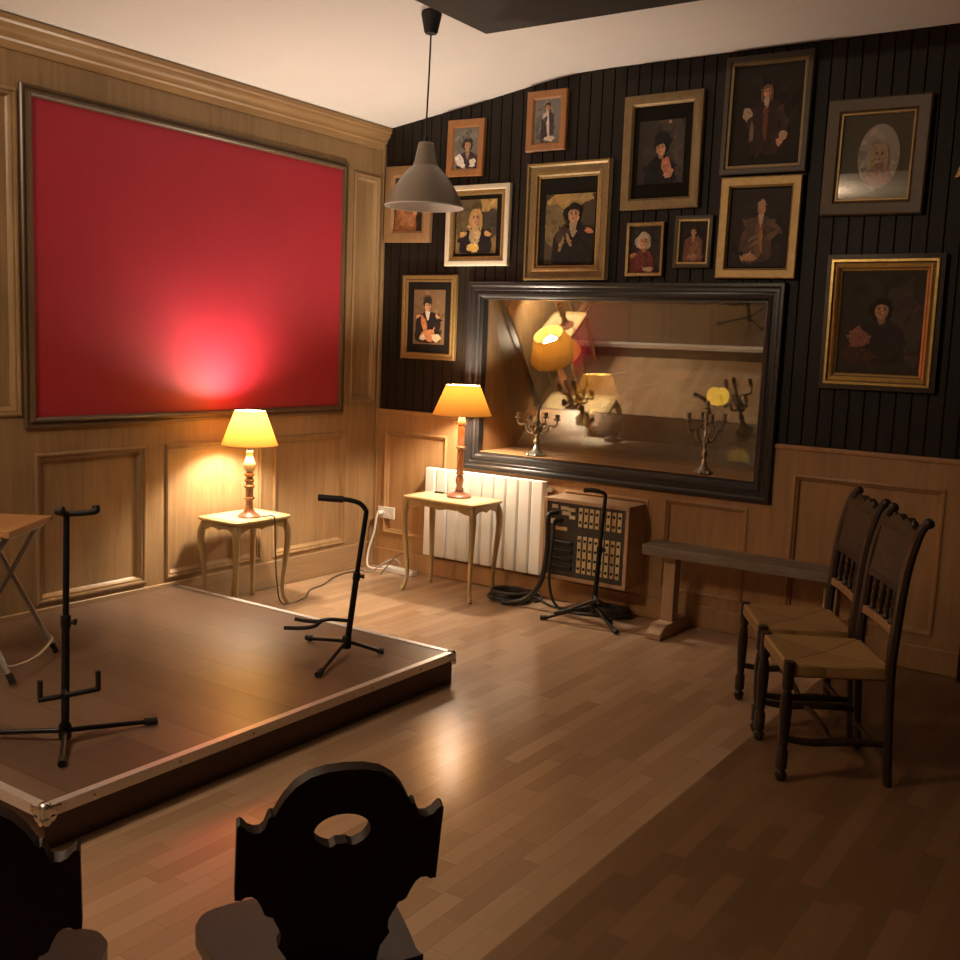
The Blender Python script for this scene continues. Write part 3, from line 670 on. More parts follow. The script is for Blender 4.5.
# local x runs along the seat edge, local y away from it (to the left in the photo)
mb = MB(); out = spline2([(-.18, -.15), (-.20, -.13), (-.20, .15), (-.18, .17), (.18, .17), (.20, .15), (.20, -.13), (.18, -.15)], 3)
YS = -1
mb.prism(out, 0, .026, Matrix(((1, 0, 0, 0), (0, 0, 1, 0), (0, -1, 0, .625), (0, 0, 0, 1)))).build('seat', M['stool_wood'], fs_, bevel=.006)
FX = {-1: -.175, 1: .255}
for sx in (-1, 1):
    lg = MB().tube([(sx*.17, -.12, .595), (FX[sx], .195, .024)], .011, 10).build('leg', M['steel'], fs_, smooth=60)
    MB().tube([(FX[sx]*.992, .180, .055), (FX[sx], .195, .025), (FX[sx], .198, .0135)], .0135, 10).build('rubber_foot', M['black_rubber'], lg)
    lg = MB().tube([(sx*.145, .14, .595), (FX[sx], -.195, .024)], .011, 10).build('leg', M['steel'], fs_, smooth=60)
    MB().tube([(FX[sx]*.992, -.182, .055), (FX[sx], -.195, .025), (FX[sx], -.198, .0135)], .0135, 10).build('rubber_foot', M['black_rubber'], lg)
tube_part('footrest', [(-.174, .160, .09), (-.155, .185, .075), (.04, .20, .06), (.225, .185, .075), (.248, .160, .09)], .006, fs_, 'steel')
MB().box((-.16, -.135, .585), (.16, -.10, .600)).build('seat_batten', M['steel'], fs_); MB().box((-.16, .12, .585), (.16, .155, .600)).build('seat_batten', M['steel'], fs_)

# ------------------------------------------------------------------ bench
bn = thing('bench', 'narrow worn plank bench on pale posts along the back wall', 'bench', (0, 0, 0))
mb = MB(); ox = [(2.235, -.34), (2.25, -.365), (2.30, -.37), (3.42, -.36), (3.43, -.15), (2.30, -.13), (2.25, -.135), (2.232, -.16)]
mb.prism(ox, -.505, -.452, Matrix(((1, 0, 0, 0), (0, 0, 1, 0), (0, -1, 0, 0), (0, 0, 0, 1)))).build('plank', M['bench_top'], bn, bevel=.012, seg=3)
for x in (2.385, 3.28):
    MB().box((x-.035, -.285, .07), (x+.035, -.205, .452)).build('leg', M['bench_leg'], bn, bevel=.004)
    MB().prism([(-.225, 0), (.19, 0), (.19, .035), (.15, .075), (-.16, .075), (-.225, .035)], x-.045, x+.045, Matrix(((0, 1, 0, 0), (1, 0, 0, -.23), (0, 0, 1, 0), (0, 0, 0, 1)))).build('foot', M['bench_leg'], bn, bevel=.004)

# ------------------------------------------------------------------ rush-seat chairs (front = local -y... front at +y)
def turned(mb, p, q, prof, seg=12):
    """lathe along p->q; prof = (t, r)"""
    p, q = Vector(p), Vector(q); d = q-p; R = d.to_track_quat('Z', 'Y').to_matrix().to_4x4()
    return mb.lathe([(r, t*d.length) for t, r in prof], seg, Matrix.Translation(p) @ R)
def rush_chair(label, loc, rz):
    t = thing('rush_chair', label, 'chair', loc, rz, 'carved dark chairs with rush seats')
    fw, bw, dep, sh = .205, .195, .178, .46          # half widths, half depth, seat height
    s = MB()
    out = [(-fw-.012, dep+.012), (fw+.012, dep+.012), (bw+.005, -dep-.022), (-bw-.005, -dep-.022)]
    top = [(u, v, sh) for u, v in out]; ctr = (0, 0, sh-.012)
    vs = top + [ctr] + [(u, v, sh-.055) for u, v in out]
    s.add(vs, [(0, 1, 4), (1, 2, 4), (2, 3, 4), (3, 0, 4), (0, 5, 6, 1), (1, 6, 7, 2), (2, 7, 8, 3), (3, 8, 5, 0), (8, 7, 6, 5)])
    s.build('seat', M['rush'], t, bevel=.010, smooth=50)
    legp = [(0, .012), (.02, .019), (.055, .024), (.085, .016), (.10, .014), (.11, .022), (.25, .022), (.27, .015), (.33, .019), (.60, .024), (.72, .020), (.76, .015), (.78, .022), (1, .022)]
    for sx in (-1, 1):
        turned(MB(), (sx*fw, dep, 0), (sx*fw, dep, sh+.005), legp).build('front_leg', M['chair_wood'], t, smooth=50)
        P = spline([(sx*bw, -dep-.045, 0), (sx*bw, -dep-.03, .2), (sx*bw, -dep-.018, .44), (sx*bw, -dep-.024, .6), (sx*bw, -dep-.042, .82), (sx*bw, -dep-.075, .965), (sx*bw, -dep-.105, 1.008)], 6)
        MB().tube(P, taper(P, [.020, .022, .024, .024, .023, .021, .018]), 8, flat=(1.15, .85)).build('rear_leg', M['chair_wood'], t, smooth=40)
        MB().lathe([(.008, -.024), (.017, -.018), (.021, 0), (.016, .018), (.006, .024)], 12, Matrix.Translation((sx*bw, -dep-.105, 1.008)) @ Matrix.Rotation(PI/2, 4, 'Y')).build('finial', M['chair_wood'], t, smooth=60)
        P = spline([(sx*fw, dep, .165), (sx*(fw-.002), dep*.4, .155), (sx*(bw+.008), -dep*.3, .165), (sx*bw, -dep-.02, .16)], 5)
        MB().tube(P, taper(P, [.012, .016, .018, .012]), 8).build('side_stretcher', M['chair_wood'], t, smooth=50)
    MB().tube(spline([(-bw-.01, .0, .155), (-.06, .0, .175), (.06, .0, .175), (bw+.01, .0, .155)], 5), .012, 8).build('cross_stretcher', M['chair_wood'], t, smooth=50)
    MB().tube([(-bw, -dep-.03, .11), (bw, -dep-.03, .11)], .012, 8).build('rear_stretcher', M['chair_wood'], t, smooth=50)
    def slab(name, z0, z1, y0, y1, th, m, bow=.0, extra=None):
        n = 8; mb = MB(); vs = []
        for i in range(n+1):
            u = -bw+2*bw*i/n; b = -bow*(1-(u/bw)**2)
            hi = z1+(extra(u/bw) if extra else 0)
            vs += [(u, y0+b-th/2, z0), (u, y0+b+th/2, z0), (u, y1+b+th/2, hi), (u, y1+b-th/2, hi)]
        fs = []
        for i in range(n):
            for k in range(4): fs.append((i*4+k, i*4+(k+1) % 4, (i+1)*4+(k+1) % 4, (i+1)*4+k))
        fs += [(0, 1, 2, 3), (n*4+3, n*4+2, n*4+1, n*4)]
        mb.add(vs, fs); return mb.build(name, m, t, bevel=.003)
    slab('back_panel', .755, .945, -dep-.036, -dep-.07, .026, M['leather'], .012)
    slab('lower_rail', .575, .607, -dep-.022, -dep-.024, .026, M['brown_frame'], .012)
    slab('spindle_rail', .735, .762, -dep-.034, -dep-.036, .028, M['chair_wood'], .012)
    slab('crest_rail', .94, .972, -dep-.066, -dep-.082, .03, M['chair_wood'], .012, lambda u: .028*abs(math.sin(u*PI*1.5))+.012*math.cos(u*PI))
    for k in range(4):
        u = -.115+.23*k/3; b = -.012*(1-(u/bw)**2)
        turned(MB(), (u, -dep-.024+b, .605), (u, -dep-.034+b, .738), [(0, .009), (.08, .014), (.16, .008), (.3, .013), (.42, .016), (.55, .009), (.64, .015), (.78, .009), (.9, .014), (1, .009)], 10).build('spindle', M['chair_wood'], t, smooth=50)
    mb = MB()
    for u in (-.05, .05, -.10, .10): mb.lathe([(.004, -.012), (.016, -.004), (.014, .012), (.004, .02)], 10, Matrix.Translation((u, -dep-.088, .985)))
    mb.build('crest_carving', M['chair_wood'], t, smooth=50)
    return t
# local +y is the front: front direction (-.86,-.51)
rzc = math.atan2(-.51, -.86)-PI/2
rc = rush_chair('carved chair with woven rush seat, the one standing clear in front of its twin', (3.626, -1.62, 0), rzc)
dup(rc, (3.375, -1.182, 0), rzc-.01, 'carved chair with rush seat standing between the bench end and its twin')

# ------------------------------------------------------------------ carved board chairs in the foreground
def board_chair(label, loc, rz):
    t = thing('board_chair', label, 'chair', loc, rz, 'black carved board chairs')
    S = .366
    # half outline (u, v) of the back, v measured from the lower ear corner
    half = [(0, .70)] + [(.09, .694), (.17, .672), (.235, .625), (.285, .56), (.315, .50), (.33, .468)] + [(.345, .474), (.356, .462), (.362, .44), (.372, .405), (.392, .385), (.42, .384), (.45, .40), (.472, .43), (.486, .44), (.5, .43)] + \
           [(.5, .0), (.47, -.004), (.45, .012), (.42, .012), (.395, -.01), (.372, -.06), (.355, -.11), (.335, -.125), (.315, -.13), (.30, -.17), (.285, -.20), (.272, -.235), (.272, -.29), (.285, -.32), (.262, -.36), (.24, -.40), (.23, -.47), (.225, -.62), (.17, -.62)]
    fv = 1.0
    pts = half + [(-u, v) for u, v in half[::-1] if u > 0]
    hole = []
    for k in range(60):
        a = 2*PI*k/60; u, v = .138*math.cos(a), .348+.10*math.sin(a)
        if math.sin(a) < -.4: v += .026*math.exp(-(u/.042)**6)
        hole.append((u, v))
    k0 = .30
    Z0 = .612
    lean = math.radians(13)
    Mx = Matrix.Translation((0, -.15, Z0)) @ Matrix.Rotation(lean, 4, 'X')
    pts = [(u*S, v*S) for u, v in pts]; hole = [(u*S, v*S) for u, v in hole]
    MB().prism(pts[::-1], -.012, .012, Mx, [hole]).build('backrest', M['board_chair'], t, bevel=.004)
    # seat: board wider at the front, rounded
    so = spline2([(-.15, -.15), (-.175, -.12), (-.20, .07), (-.195, .125), (-.15, .165), (0, .175), (.15, .165), (.195, .125), (.20, .07), (.175, -.12), (.15, -.15)], 4)
    rot = Matrix(((1, 0, 0, 0), (0, 0, 1, 0), (0, -1, 0, .43), (0, 0, 0, 1)))
    MB().prism(so, 0, .036, rot).build('seat', M['board_seat'], t, bevel=.012, seg=3)
    for sx in (-1, 1):
        for sy, y in ((1, .12), (-1, -.13)):
            turned(MB(), (sx*.20-.01, y+sy*.06, 0), (sx*.13-.01, y, .40), [(0, .012), (.5, .017), (.9, .021), (1, .02)], 10).build('leg', M['board_chair'], t, smooth=60)
    return t
# left-to-right ear line (.62,.78); front (-.78,.62)
rzb = math.atan2(.62, -.78)-PI/2
bc = board_chair('black carved board chair in the foreground, its oval handhold in view', (3.471-.78*.065-.017, -4.27+.62*.065-.0115, .0), rzb)
b2_ = dup(bc, (3.077-.78*.065+.017, -4.793+.62*.065+.0115, 0), rzb, 'black carved board chair cut off by the lower left corner')
for root_, a_, dx_ in ((bc, 9, -.024), (b2_, -5, .002)):
    for ch_ in bpy.data.objects:
        if ch_.parent == root_ and ch_.name.startswith('seat'): ch_.rotation_euler.z = math.radians(a_); ch_.location.x = dx_

# ------------------------------------------------------------------ pendant, ceiling panel, sconce
pd = thing('pendant_lamp', 'unlit grey metal pendant lamp hanging from the sloping ceiling', 'pendant lamp', (1.457, -1.45, -.006))
MB().lathe([(.040, 3.212), (.052, 3.206), (.050, 3.195), (.034, 3.118), (.028, 3.110), (.008, 3.106)], 20, Matrix.Translation((-.05, .075, 0))).build('ceiling_rose', M['black_rubber'], pd, smooth=40)
MB().tube(spline([(-.05, .075, 3.11), (-.035, .05, 2.9), (-.018, .02, 2.7), (-.01, .008, 2.60), (0, 0, 2.575)], 6), .0045, 8).build('cord', M['cable'], pd, smooth=60)
MB().tube([(0, 0, 2.60), (0, 0, 2.568)], .010, 10).build('cord_grip', M['black_rubber'], pd)
outp = [(.030, 2.572), (.036, 2.570), (.040, 2.56), (.056, 2.478), (.061, 2.470), (.061, 2.462), (.067, 2.455), (.094, 2.430), (.124, 2.393), (.154, 2.348), (.180, 2.302), (.196, 2.262)]
MB().lathe(outp, 44, cap=False).build('shade', M['pend_out'], pd, smooth=60)
MB().lathe([(r-.003, z-.001) for r, z in outp[3:]], 44, cap=False).build('shade_lining', M['pend_in'], pd, smooth=60)
MB().tube([(.196*math.cos(a), .196*math.sin(a), 2.262) for a in [2*PI*k/44 for k in range(44)]], .003, 6, True).build('rim', M['pend_in'], pd, smooth=60)
MB().lathe([(.012, 2.46), (.016, 2.45), (.03, 2.42), (.034, 2.40), (.028, 2.375), (.012, 2.362), (.001, 2.36)], 20).build('light_bulb', plain('frosted_bulb', (.8, .78, .74), .3), pd, smooth=80)
cpn = MB().box((1.662, -3.4, 3.1), (4.3, -1.264, 3.221)).build('acoustic_board', M['dark_panel'], smooth=0)
tag(cpn, 'dark rectangular board mounted flat under the white ceiling', 'ceiling board')
sc = thing('wall_sconce', 'wall lamp shade just entering the right edge of the photo', 'wall lamp', (3.74, -.014, 2.47))
MB().lathe([(.04, 0), (.04, .012), (.03, .02)], 16, Matrix.Rotation(PI/2, 4, 'X')).build('wall_plate', M['gold_dull'], sc)
MB().tube(spline([(0, -.015, 0), (0, -.06, -.01), (0, -.10, .0), (0, -.10, .03)], 5), .006, 8).build('arm', M['gold_dull'], sc)
MB().lathe([(.085, .0), (.05, .11)], 28, Matrix.Translation((0, -.10, .005)), cap=False).build('lamp_shade', M['sconce'], sc, smooth=60)

# ------------------------------------------------------------------ candelabra on the sill
def candelabrum(label, loc, rz):
    t = thing('candelabrum', label, 'candelabrum', loc, rz, 'pewter candelabra on the window sill')
    mb = MB().lathe([(.062, 0), (.066, .006), (.058, .014), (.048, .022), (.036, .03), (.024, .045), (.018, .06), (.014, .075)], 20)
    for k in range(6):
        a = 2*PI*k/6; mb.lathe([(.004, -.003), (.016, .0), (.016, .008), (.006, .016)], 8, Matrix.Translation((.058*math.cos(a), .058*math.sin(a), .003)))
    mb.build('base', M['pewter'], t, smooth=60)
    MB().lathe([(.014, .07), (.020, .08), (.024, .095), (.014, .108), (.011, .12), (.018, .135), (.026, .155), (.028, .17), (.018, .19), (.012, .2), (.02, .215), (.014, .235), (.010, .27), (.016, .28), (.010, .29)], 16).build('stem', M['pewter'], t, smooth=60)
    cup = [(.008, 0), (.022, .006), (.024, .01), (.010, .014), (.014, .02), (.016, .038), (.013, .04), (.011, .025)]
    for k in range(4):
        a = PI/2*k+.15; c, s_ = math.cos(a), math.sin(a)
        P = spline([(c*.01, s_*.01, .155), (c*.04, s_*.04, .145), (c*.07, s_*.07, .165), (c*.085, s_*.085, .20), (c*.115, s_*.115, .195), (c*.135, s_*.135, .21), (c*.135, s_*.135, .235)], 6)
        ar = MB().tube(P, taper(P, [.009, .007, .009, .006, .008, .006, .006]), 8).build('arm', M['pewter'], t, smooth=60)
        Q = spline([(c*.02, s_*.02, .20), (c*.05, s_*.05, .215), (c*.065, s_*.065, .19), (c*.05, s_*.05, .178)], 5)
        MB().tube(Q, .005, 6).build('scroll', M['pewter'], ar, smooth=60)
        MB().lathe(cup, 12, Matrix.Translation((c*.135, s_*.135, .233))).build('candle_cup', M['pewter'], ar, smooth=60)
    MB().lathe(cup, 12, Matrix.Translation((0, 0, .288))).build('candle_cup', M['pewter'], t, smooth=60)
    return t
cb = candelabrum('ornate pewter candelabrum at the left end of the window sill', (1.262, .07, WZ0+.0045), .0)
c2 = dup(cb, (2.405, .065, WZ0+.0045), .5, 'ornate pewter candelabrum at the right end of the window sill')
c2.scale = (.78, .78, 1.3)
# small yellow lamp glowing in the control room
yl = thing('globe_lamp', 'small glowing yellow globe lamp behind the glass, beside the right candelabrum', 'lamp', (2.04, 1.15, 1.235))
MB().lathe([(.001, .0), (.04, .004), (.068, .03), (.078, .065), (.07, .10), (.045, .122), (.02, .118), (.006, .108)], 24).build('globe', emit_mat('yellow_globe', (1, .52, .03, 1), .85), yl, smooth=80)
MB().tube([(0, 0, .105), (.003, 0, .125), (.012, 0, .14)], .006, 8).build('stalk', M['black_metal'], yl)
MB().lathe([(.06, -1.2), (.06, -1.18), (.012, -1.15), (.012, 0)], 16).build('stand', M['black_metal'], yl, smooth=40)

# ------------------------------------------------------------------ portraits
def ell(cx, cy, rx, ry, rot=0, n=20, wob=0):
    c, s_ = math.cos(rot), math.sin(rot); o = []
    for k in range(n):
        a = 2*PI*k/n; q = 1+wob*math.sin(3*a+cx*9)+wob*.7*math.sin(5*a+cy*17)
        x, y = rx*math.cos(a)*q, ry*math.sin(a)*q; o.append((cx+x*c-y*s_, cy+x*s_+y*c))
    return o
SK, SKD = (.50, .27, .15), (.30, .14, .07)
def figure(sp):
    """layers of (outline, colour) in unit coordinates: u right, v up"""
    hx, hy, r = sp['head']; asp = sp['asp']; L = []
    E = lambda x, y, a, b, rot=0, wob=0: ell(x, y, a, b*asp, rot, 20, wob)
    coat, hair = sp['coat'], sp['hair']; sk = sp.get('skin', SK); skd = tuple(c*.55 for c in sk)
    if sp.get('sky'):
        for (x, y, a, b, c) in sp['sky']: L.append((ell(x, y, a, b, .3, 24, .12), c))
    by = sp.get('bottom', 0.0); w = sp.get('shoulder', 2.6)*r; lean = sp.get('lean', 0)
    ny = hy-1.25*r*asp
    if sp.get('hairstyle') in ('long', 'curls'): L.append((E(hx, hy-.35*r*asp, 1.25*r, 1.75*r, 0, .05), hair))
    if sp.get('hairstyle') == 'curly': L.append((E(hx-.1*r, hy+.15*r*asp, 1.45*r, 1.45*r, 0, .09), hair))
    if sp.get('hairstyle') == 'beehive': L.append((E(hx+.25*r, hy+.75*r*asp, 1.35*r, 1.9*r, -.15, .04), hair))
    body = [(hx-.4*r, ny+.1*r*asp), (hx-w*.6, ny-.5*r*asp), (hx-w+lean, ny-1.5*r*asp), (hx-w*1.08+lean, (ny+by)/2-.05), (hx-w*.95+lean, by), (hx+w*.95+lean, by), (hx+w*1.05+lean, (ny+by)/2-.05), (hx+w+lean, ny-1.4*r*asp), (hx+w*.6, ny-.45*r*asp), (hx+.4*r, ny+.1*r*asp)]
    L.append((spline2(body, 4), coat))
    if sp.get('coat2'):
        L.append((spline2([(hx-.25*r, ny-.6*r*asp), (hx-.7*r+lean*.5, ny-2.2*r*asp), (hx-.6*r+lean, by+.04), (hx+.7*r+lean, by+.04), (hx+.75*r+lean*.5, ny-2.2*r*asp), (hx+.3*r, ny-.6*r*asp)], 4), sp['coat2']))
    for a in sp.get('arms', ()):  # polyline arms drawn as fat strokes
        P = a['p']; wd = a['w']; l, rr = [], []
        for i, (x, y) in enumerate(P):
            dx, dy = (P[min(i+1, len(P)-1)][0]-P[max(i-1, 0)][0]), (P[min(i+1, len(P)-1)][1]-P[max(i-1, 0)][1]); q = math.hypot(dx, dy) or 1
            l.append((x-dy/q*wd, y+dx/q*wd*asp)); rr.append((x+dy/q*wd, y-dx/q*wd*asp))
        L.append((l+rr[::-1], a['c']))
    for a in sp.get('patches', ()): L.append((ell(a[0], a[1], a[2], a[3], a[5] if len(a) > 5 else 0, 18, .1), a[4]))
    L.append((E(hx+.05*r, ny+.35*r*asp, .5*r, .85*r), skd))                          # neck
    if sp.get('cravat'): L.append((spline2([(hx-.5*r, ny+.25*r*asp), (hx-.55*r, ny-.4*r*asp), (hx-.1*r, ny-1.7*r*asp), (hx+.3*r, ny-1.5*r*asp), (hx+.5*r, ny-.3*r*asp), (hx+.5*r, ny+.25*r*asp)], 4), sp['cravat']))
    for sx, on in zip((-1, 1), sp.get('epaulette', (0, 0))):
        if on: L.append((E(hx+sx*w*.86+lean, ny-.95*r*asp, .62*r, .36*r, -sx*.25, .1), sp.get('ep_col', (.55, .32, .10))))
    f = sp.get('face', 1)   # +1 light from the left
    L.append((E(hx, hy, .82*r, 1.12*r), sk))
    L.append((spline2([(hx+f*.12*r, hy+1.0*r*asp), (hx+f*.6*r, hy+.75*r*asp), (hx+f*.8*r, hy), (hx+f*.6*r, hy-.75*r*asp), (hx+f*.15*r, hy-1.05*r*asp), (hx+f*.32*r, hy-.35*r*asp), (hx+f*.22*r, hy+.2*r*asp)], 3), tuple(c*.7 for c in sk)))
    for e in (-.34, .34):
        L.append((E(hx+e*r, hy+.12*r*asp, .17*r, .08*r), (.03, .015, .01)))
        L.append((E(hx+e*r, hy+.34*r*asp, .24*r, .055*r, -.15*e), (.06, .03, .015)))
    L.append((spline2([(hx-.04*r, hy+.1*r*asp), (hx-.13*r, hy-.28*r*asp), (hx+.12*r, hy-.28*r*asp), (hx+.06*r, hy+.1*r*asp)], 2), tuple(c*.75 for c in sk)))
    L.append((E(hx, hy-.55*r*asp, .25*r, .07*r), (.28, .07, .05)))
    hs = sp.get('hairstyle', 'short')
    if hs in ('short', 'curly', 'hat', 'long', 'curls'):
        L.append((spline2([(hx-.95*r, hy-.15*r*asp), (hx-1.05*r, hy+.6*r*asp), (hx-.55*r, hy+1.3*r*asp), (hx+.2*r, hy+1.42*r*asp), (hx+.9*r, hy+1.0*r*asp), (hx+1.02*r, hy-.1*r*asp), (hx+.75*r, hy+.45*r*asp), (hx+.1*r, hy+.72*r*asp), (hx-.6*r, hy+.55*r*asp)], 4), hair))
    if hs == 'beehive': L.append((spline2([(hx-.85*r, hy+.3*r*asp), (hx-.5*r, hy+1.0*r*asp), (hx+.3*r, hy+1.25*r*asp), (hx+.95*r, hy+.5*r*asp), (hx+.9*r, hy-.6*r*asp), (hx+.7*r, hy+.3*r*asp), (hx, hy+.8*r*asp)], 4), hair))
    if hs == 'hat':
        L.append((E(hx, hy+1.25*r*asp, 1.05*r, .75*r, 0, .04), (.02, .015, .012)))
    if hs in ('long', 'curls'):
        for sx in (-1, 1): L.append((spline2([(hx+sx*.7*r, hy+.75*r*asp), (hx+sx*1.15*r, hy+.2*r*asp), (hx+sx*1.2*r, hy-1.2*r*asp), (hx+sx*.8*r, hy-1.9*r*asp), (hx+sx*.75*r, hy-.6*r*asp), (hx+sx*.72*r, hy+.1*r*asp)], 4), hair))
    for a in sp.get('over', ()): L.append((ell(a[0], a[1], a[2], a[3], a[5] if len(a) > 5 else 0, 18, .1), a[4]))
    return L
def clip(poly):
    """keep a layer inside the unit print (Sutherland-Hodgman)"""
    for ax, lim, sg in ((0, .004, 1), (0, .996, -1), (1, .004, 1), (1, .996, -1)):
        out = []; n = len(poly)
        for i in range(n):
            p, q = poly[i], poly[(i+1) % n]; a, b = (p[ax]-lim)*sg, (q[ax]-lim)*sg
            if a >= 0: out.append(p)
            if a*b < 0:
                t = a/(a-b); out.append((p[0]+(q[0]-p[0])*t, p[1]+(q[1]-p[1])*t))
        poly = out
        if len(poly) < 3: return []
    return poly
def brush(layers, rnd, n=None, sz=.11):
    """dabs of slightly different tone laid over each patch of paint"""
    out = []
    for poly, col in layers:
        out.append((poly, col))
        xs = [p[0] for p in poly]; ys = [p[1] for p in poly]; w, h = max(xs)-min(xs), max(ys)-min(ys)
        if min(w, h) < .07: continue
        k = n or int(8+60*w*h)
        for _ in range(k):
            x, y = rnd.uniform(min(xs), max(xs)), rnd.uniform(min(ys), max(ys)); c = False
            for i in range(len(poly)):
                (x1, y1), (x2, y2) = poly[i], poly[i-1]
                if (y1 > y) != (y2 > y) and x < (x2-x1)*(y-y1)/(y2-y1)+x1: c = not c
            if not c: continue
            f = rnd.uniform(.62, 1.45); q = rnd.uniform(.5, 1)*sz
            out.append((ell(x, y, q*min(1, w*2.2), q*.4*min(1, h*2.2), rnd.uniform(-1.2, 1.2), 9, .15), tuple(min(1, v*f*rnd.uniform(.92, 1.08)) for v in col)))
    return out
PAINT = bpy.data.materials.new('oil_paint_print'); PAINT.use_nodes = True
_b = PAINT.node_tree.nodes['Principled BSDF']; _a = PAINT.node_tree.nodes.new('ShaderNodeVertexColor'); _a.layer_name = 'paint'
PAINT.node_tree.links.new(_a.outputs['Color'], _b.inputs['Base Color']); _b.inputs['Roughness'].default_value = .6; _b.inputs['Specular IOR Level'].default_value = .2
WALLF = -.0145
def picture(label, cx, cz, w, h, roll, bands, mats, mat_w, bg, spec, mat_m=None, gloss=False, oval=None, lip=None):
    """bands = (inset, height) moulding profile; mat_w = border of the mount inside the frame"""
    t = thing('framed_portrait', label, 'picture', (cx, WALLF, cz), 0, 'framed portraits on the black wall'); t.rotation_euler = (0, -math.radians(roll), 0)
    x0, x1, z0, z1 = -w/2, w/2, -h/2, h/2
    prof, mis = bands; ms = [M[k] for k in mats]
    MB().ring(x0, x1, z0, z1, prof, Bw, 0, mis).build('frame', ms, t, smooth=30)
    fw = prof[-1][0]; base = .012
    if lip:
        MB().ring(x0+fw-.012, x1-fw+.012, z0+fw-.012, z1-fw+.012, [(0, .018), (0, .024), (.004, .026), (.010, .022), (.013, base)], Bw).build('inner_lip', M[lip], t, smooth=30)
    ix0, ix1, iz0, iz1 = x0+fw-.004, x1-fw+.004, z0+fw-.004, z1-fw+.004
    MB().box((ix0, -base, iz0), (ix1, -.002, iz1)).build('mount', M[mat_m or 'black_mat'], t, smooth=0)
    ml, mr, mbt, mtp = mat_w
    px0, px1, pz0, pz1 = ix0+ml, ix1-mr, iz0+mbt, iz1-mtp; pw, ph = px1-px0, pz1-pz0
    spec['asp'] = pw/ph
    mb = MB(); d = base+.0015; cols = []
    rnd = random.Random(label)
    quad = [(0, 0), (1, 0), (1, 1), (0, 1)] if not oval else ell(.5, .5, .5, .5, 0, 36)
    mb.add([(px0+u*pw, -d, pz0+v*ph) for u, v in quad], [tuple(range(len(quad)))], 0); cols.append(bg)
    layers = brush([(e_poly, bg) for e_poly in [ell(.5, .5, .47, .47)]], rnd, 36, .16)[1:] + brush(figure(spec), rnd)
    for poly, col in layers:
        poly = clip(poly)
        if not poly: continue
        if oval: poly = [(.5+(u-.5)*min(1, .495/max(1e-6, math.hypot(u-.5, v-.5))), .5+(v-.5)*min(1, .495/max(1e-6, math.hypot(u-.5, v-.5)))) for u, v in poly]
        d += .00004
        tris = tessellate_polygon([[Vector((u, v, 0)) for u, v in poly]])
        mb.add([(px0+u*pw, -d, pz0+v*ph) for u, v in poly], [tuple(x) for x in tris], 0); cols += [col]*len(tris)
    o = mb.build('print', PAINT, t, smooth=0, weld=False)
    bmx = bmesh.new(); bmx.from_mesh(o.data)
    for f in bmx.faces:
        if f.normal.y > 0: f.normal_flip()
    bmx.to_mesh(o.data); bmx.free()
    at = o.data.color_attributes.new('paint', 'FLOAT_COLOR', 'CORNER')
    for p in o.data.polygons:
        for li in p.loop_indices: at.data[li].color = tuple(min(1, c*1.12) for c in cols[p.index])+(1,)
    if gloss:
        MB().box((ix0, -.0195, iz0), (ix1, -.0175, iz1)).build('glass', gloss, t, smooth=0)
    return t
def B(fw, th=.032, style='flat'):
    if style == 'flat': return ([(0, 0), (0, th), (fw*.1, th+.003), (fw*.8, th), (fw*.9, th-.006), (fw, th-.010), (fw, .010)], [0]*6)
    if style == 'cove': return ([(0, 0), (0, th*.8), (fw*.12, th), (fw*.3, th), (fw*.42, th-.010), (fw*.75, th-.014), (fw*.85, th-.010), (fw*.95, th-.014), (fw, .010)], [0]*8)
GL = pane_mat('picture_glass', .055, (.97, .97, .97, 1))
DK = (.035, .022, .014)
picture('brown framed portrait in orange clothes, half hidden behind the pendant shade', .235, 2.496, .39, .50, -1, B(.075, .03), ['brown_frame'], (0, 0, 0, 0), (.03, .022, .012),
        dict(head=(.42, .68, .13), coat=(.26, .10, .04), hair=(.12, .06, .03), hairstyle='long', arms=[dict(p=[(.25, .5), (.35, .3), (.6, .25), (.78, .36)], w=.07, c=(.36, .15, .06))], patches=[(.5, .18, .25, .10, (.34, .14, .06)), (.74, .36, .07, .05, SK)]))
picture('small orange pine framed portrait of a dark haired sitter in pale collar, above the pendant', .689, 2.832, .285, .355, -1.2, B(.05, .026), ['orange_frame'], (0, 0, 0, 0), (.16, .15, .13),
        dict(head=(.58, .56, .15), coat=(.05, .03, .04), hair=(.05, .035, .025), hairstyle='curly', cravat=(.30, .18, .12), patches=[(.28, .2, .22, .13, (.72, .66, .58), -.6), (.8, .15, .12, .10, (.7, .64, .56), .4)]))
picture('white framed portrait of a long haired figure with gold epaulettes', .804, 2.342, .49, .51, 0, ([(0, 0), (0, .03), (.008, .034), (.028, .034), (.034, .028), (.052, .024), (.058, .026), (.064, .010)], [0, 0, 0, 0, 1, 1, 1]), ['ivory', 'gold'], (.015, .04, .02, .03), (.20, .13, .05),
        dict(head=(.50, .64, .14), coat=(.014, .011, .014), hair=(.40, .24, .08), hairstyle='long', cravat=(.42, .28, .13), epaulette=(1, 1), ep_col=(.5, .28, .09), shoulder=2.5, sky=[(.8, .85, .45, .25, (.38, .24, .09)), (.2, .75, .4, .35, (.11, .08, .04)), (.85, .55, .3, .25, (.05, .04, .03))], patches=[(.45, .11, .15, .09, (.58, .38, .11)), (.42, .3, .07, .13, (.36, .26, .14), .3), (.56, .3, .06, .13, (.45, .33, .18), -.3)]))
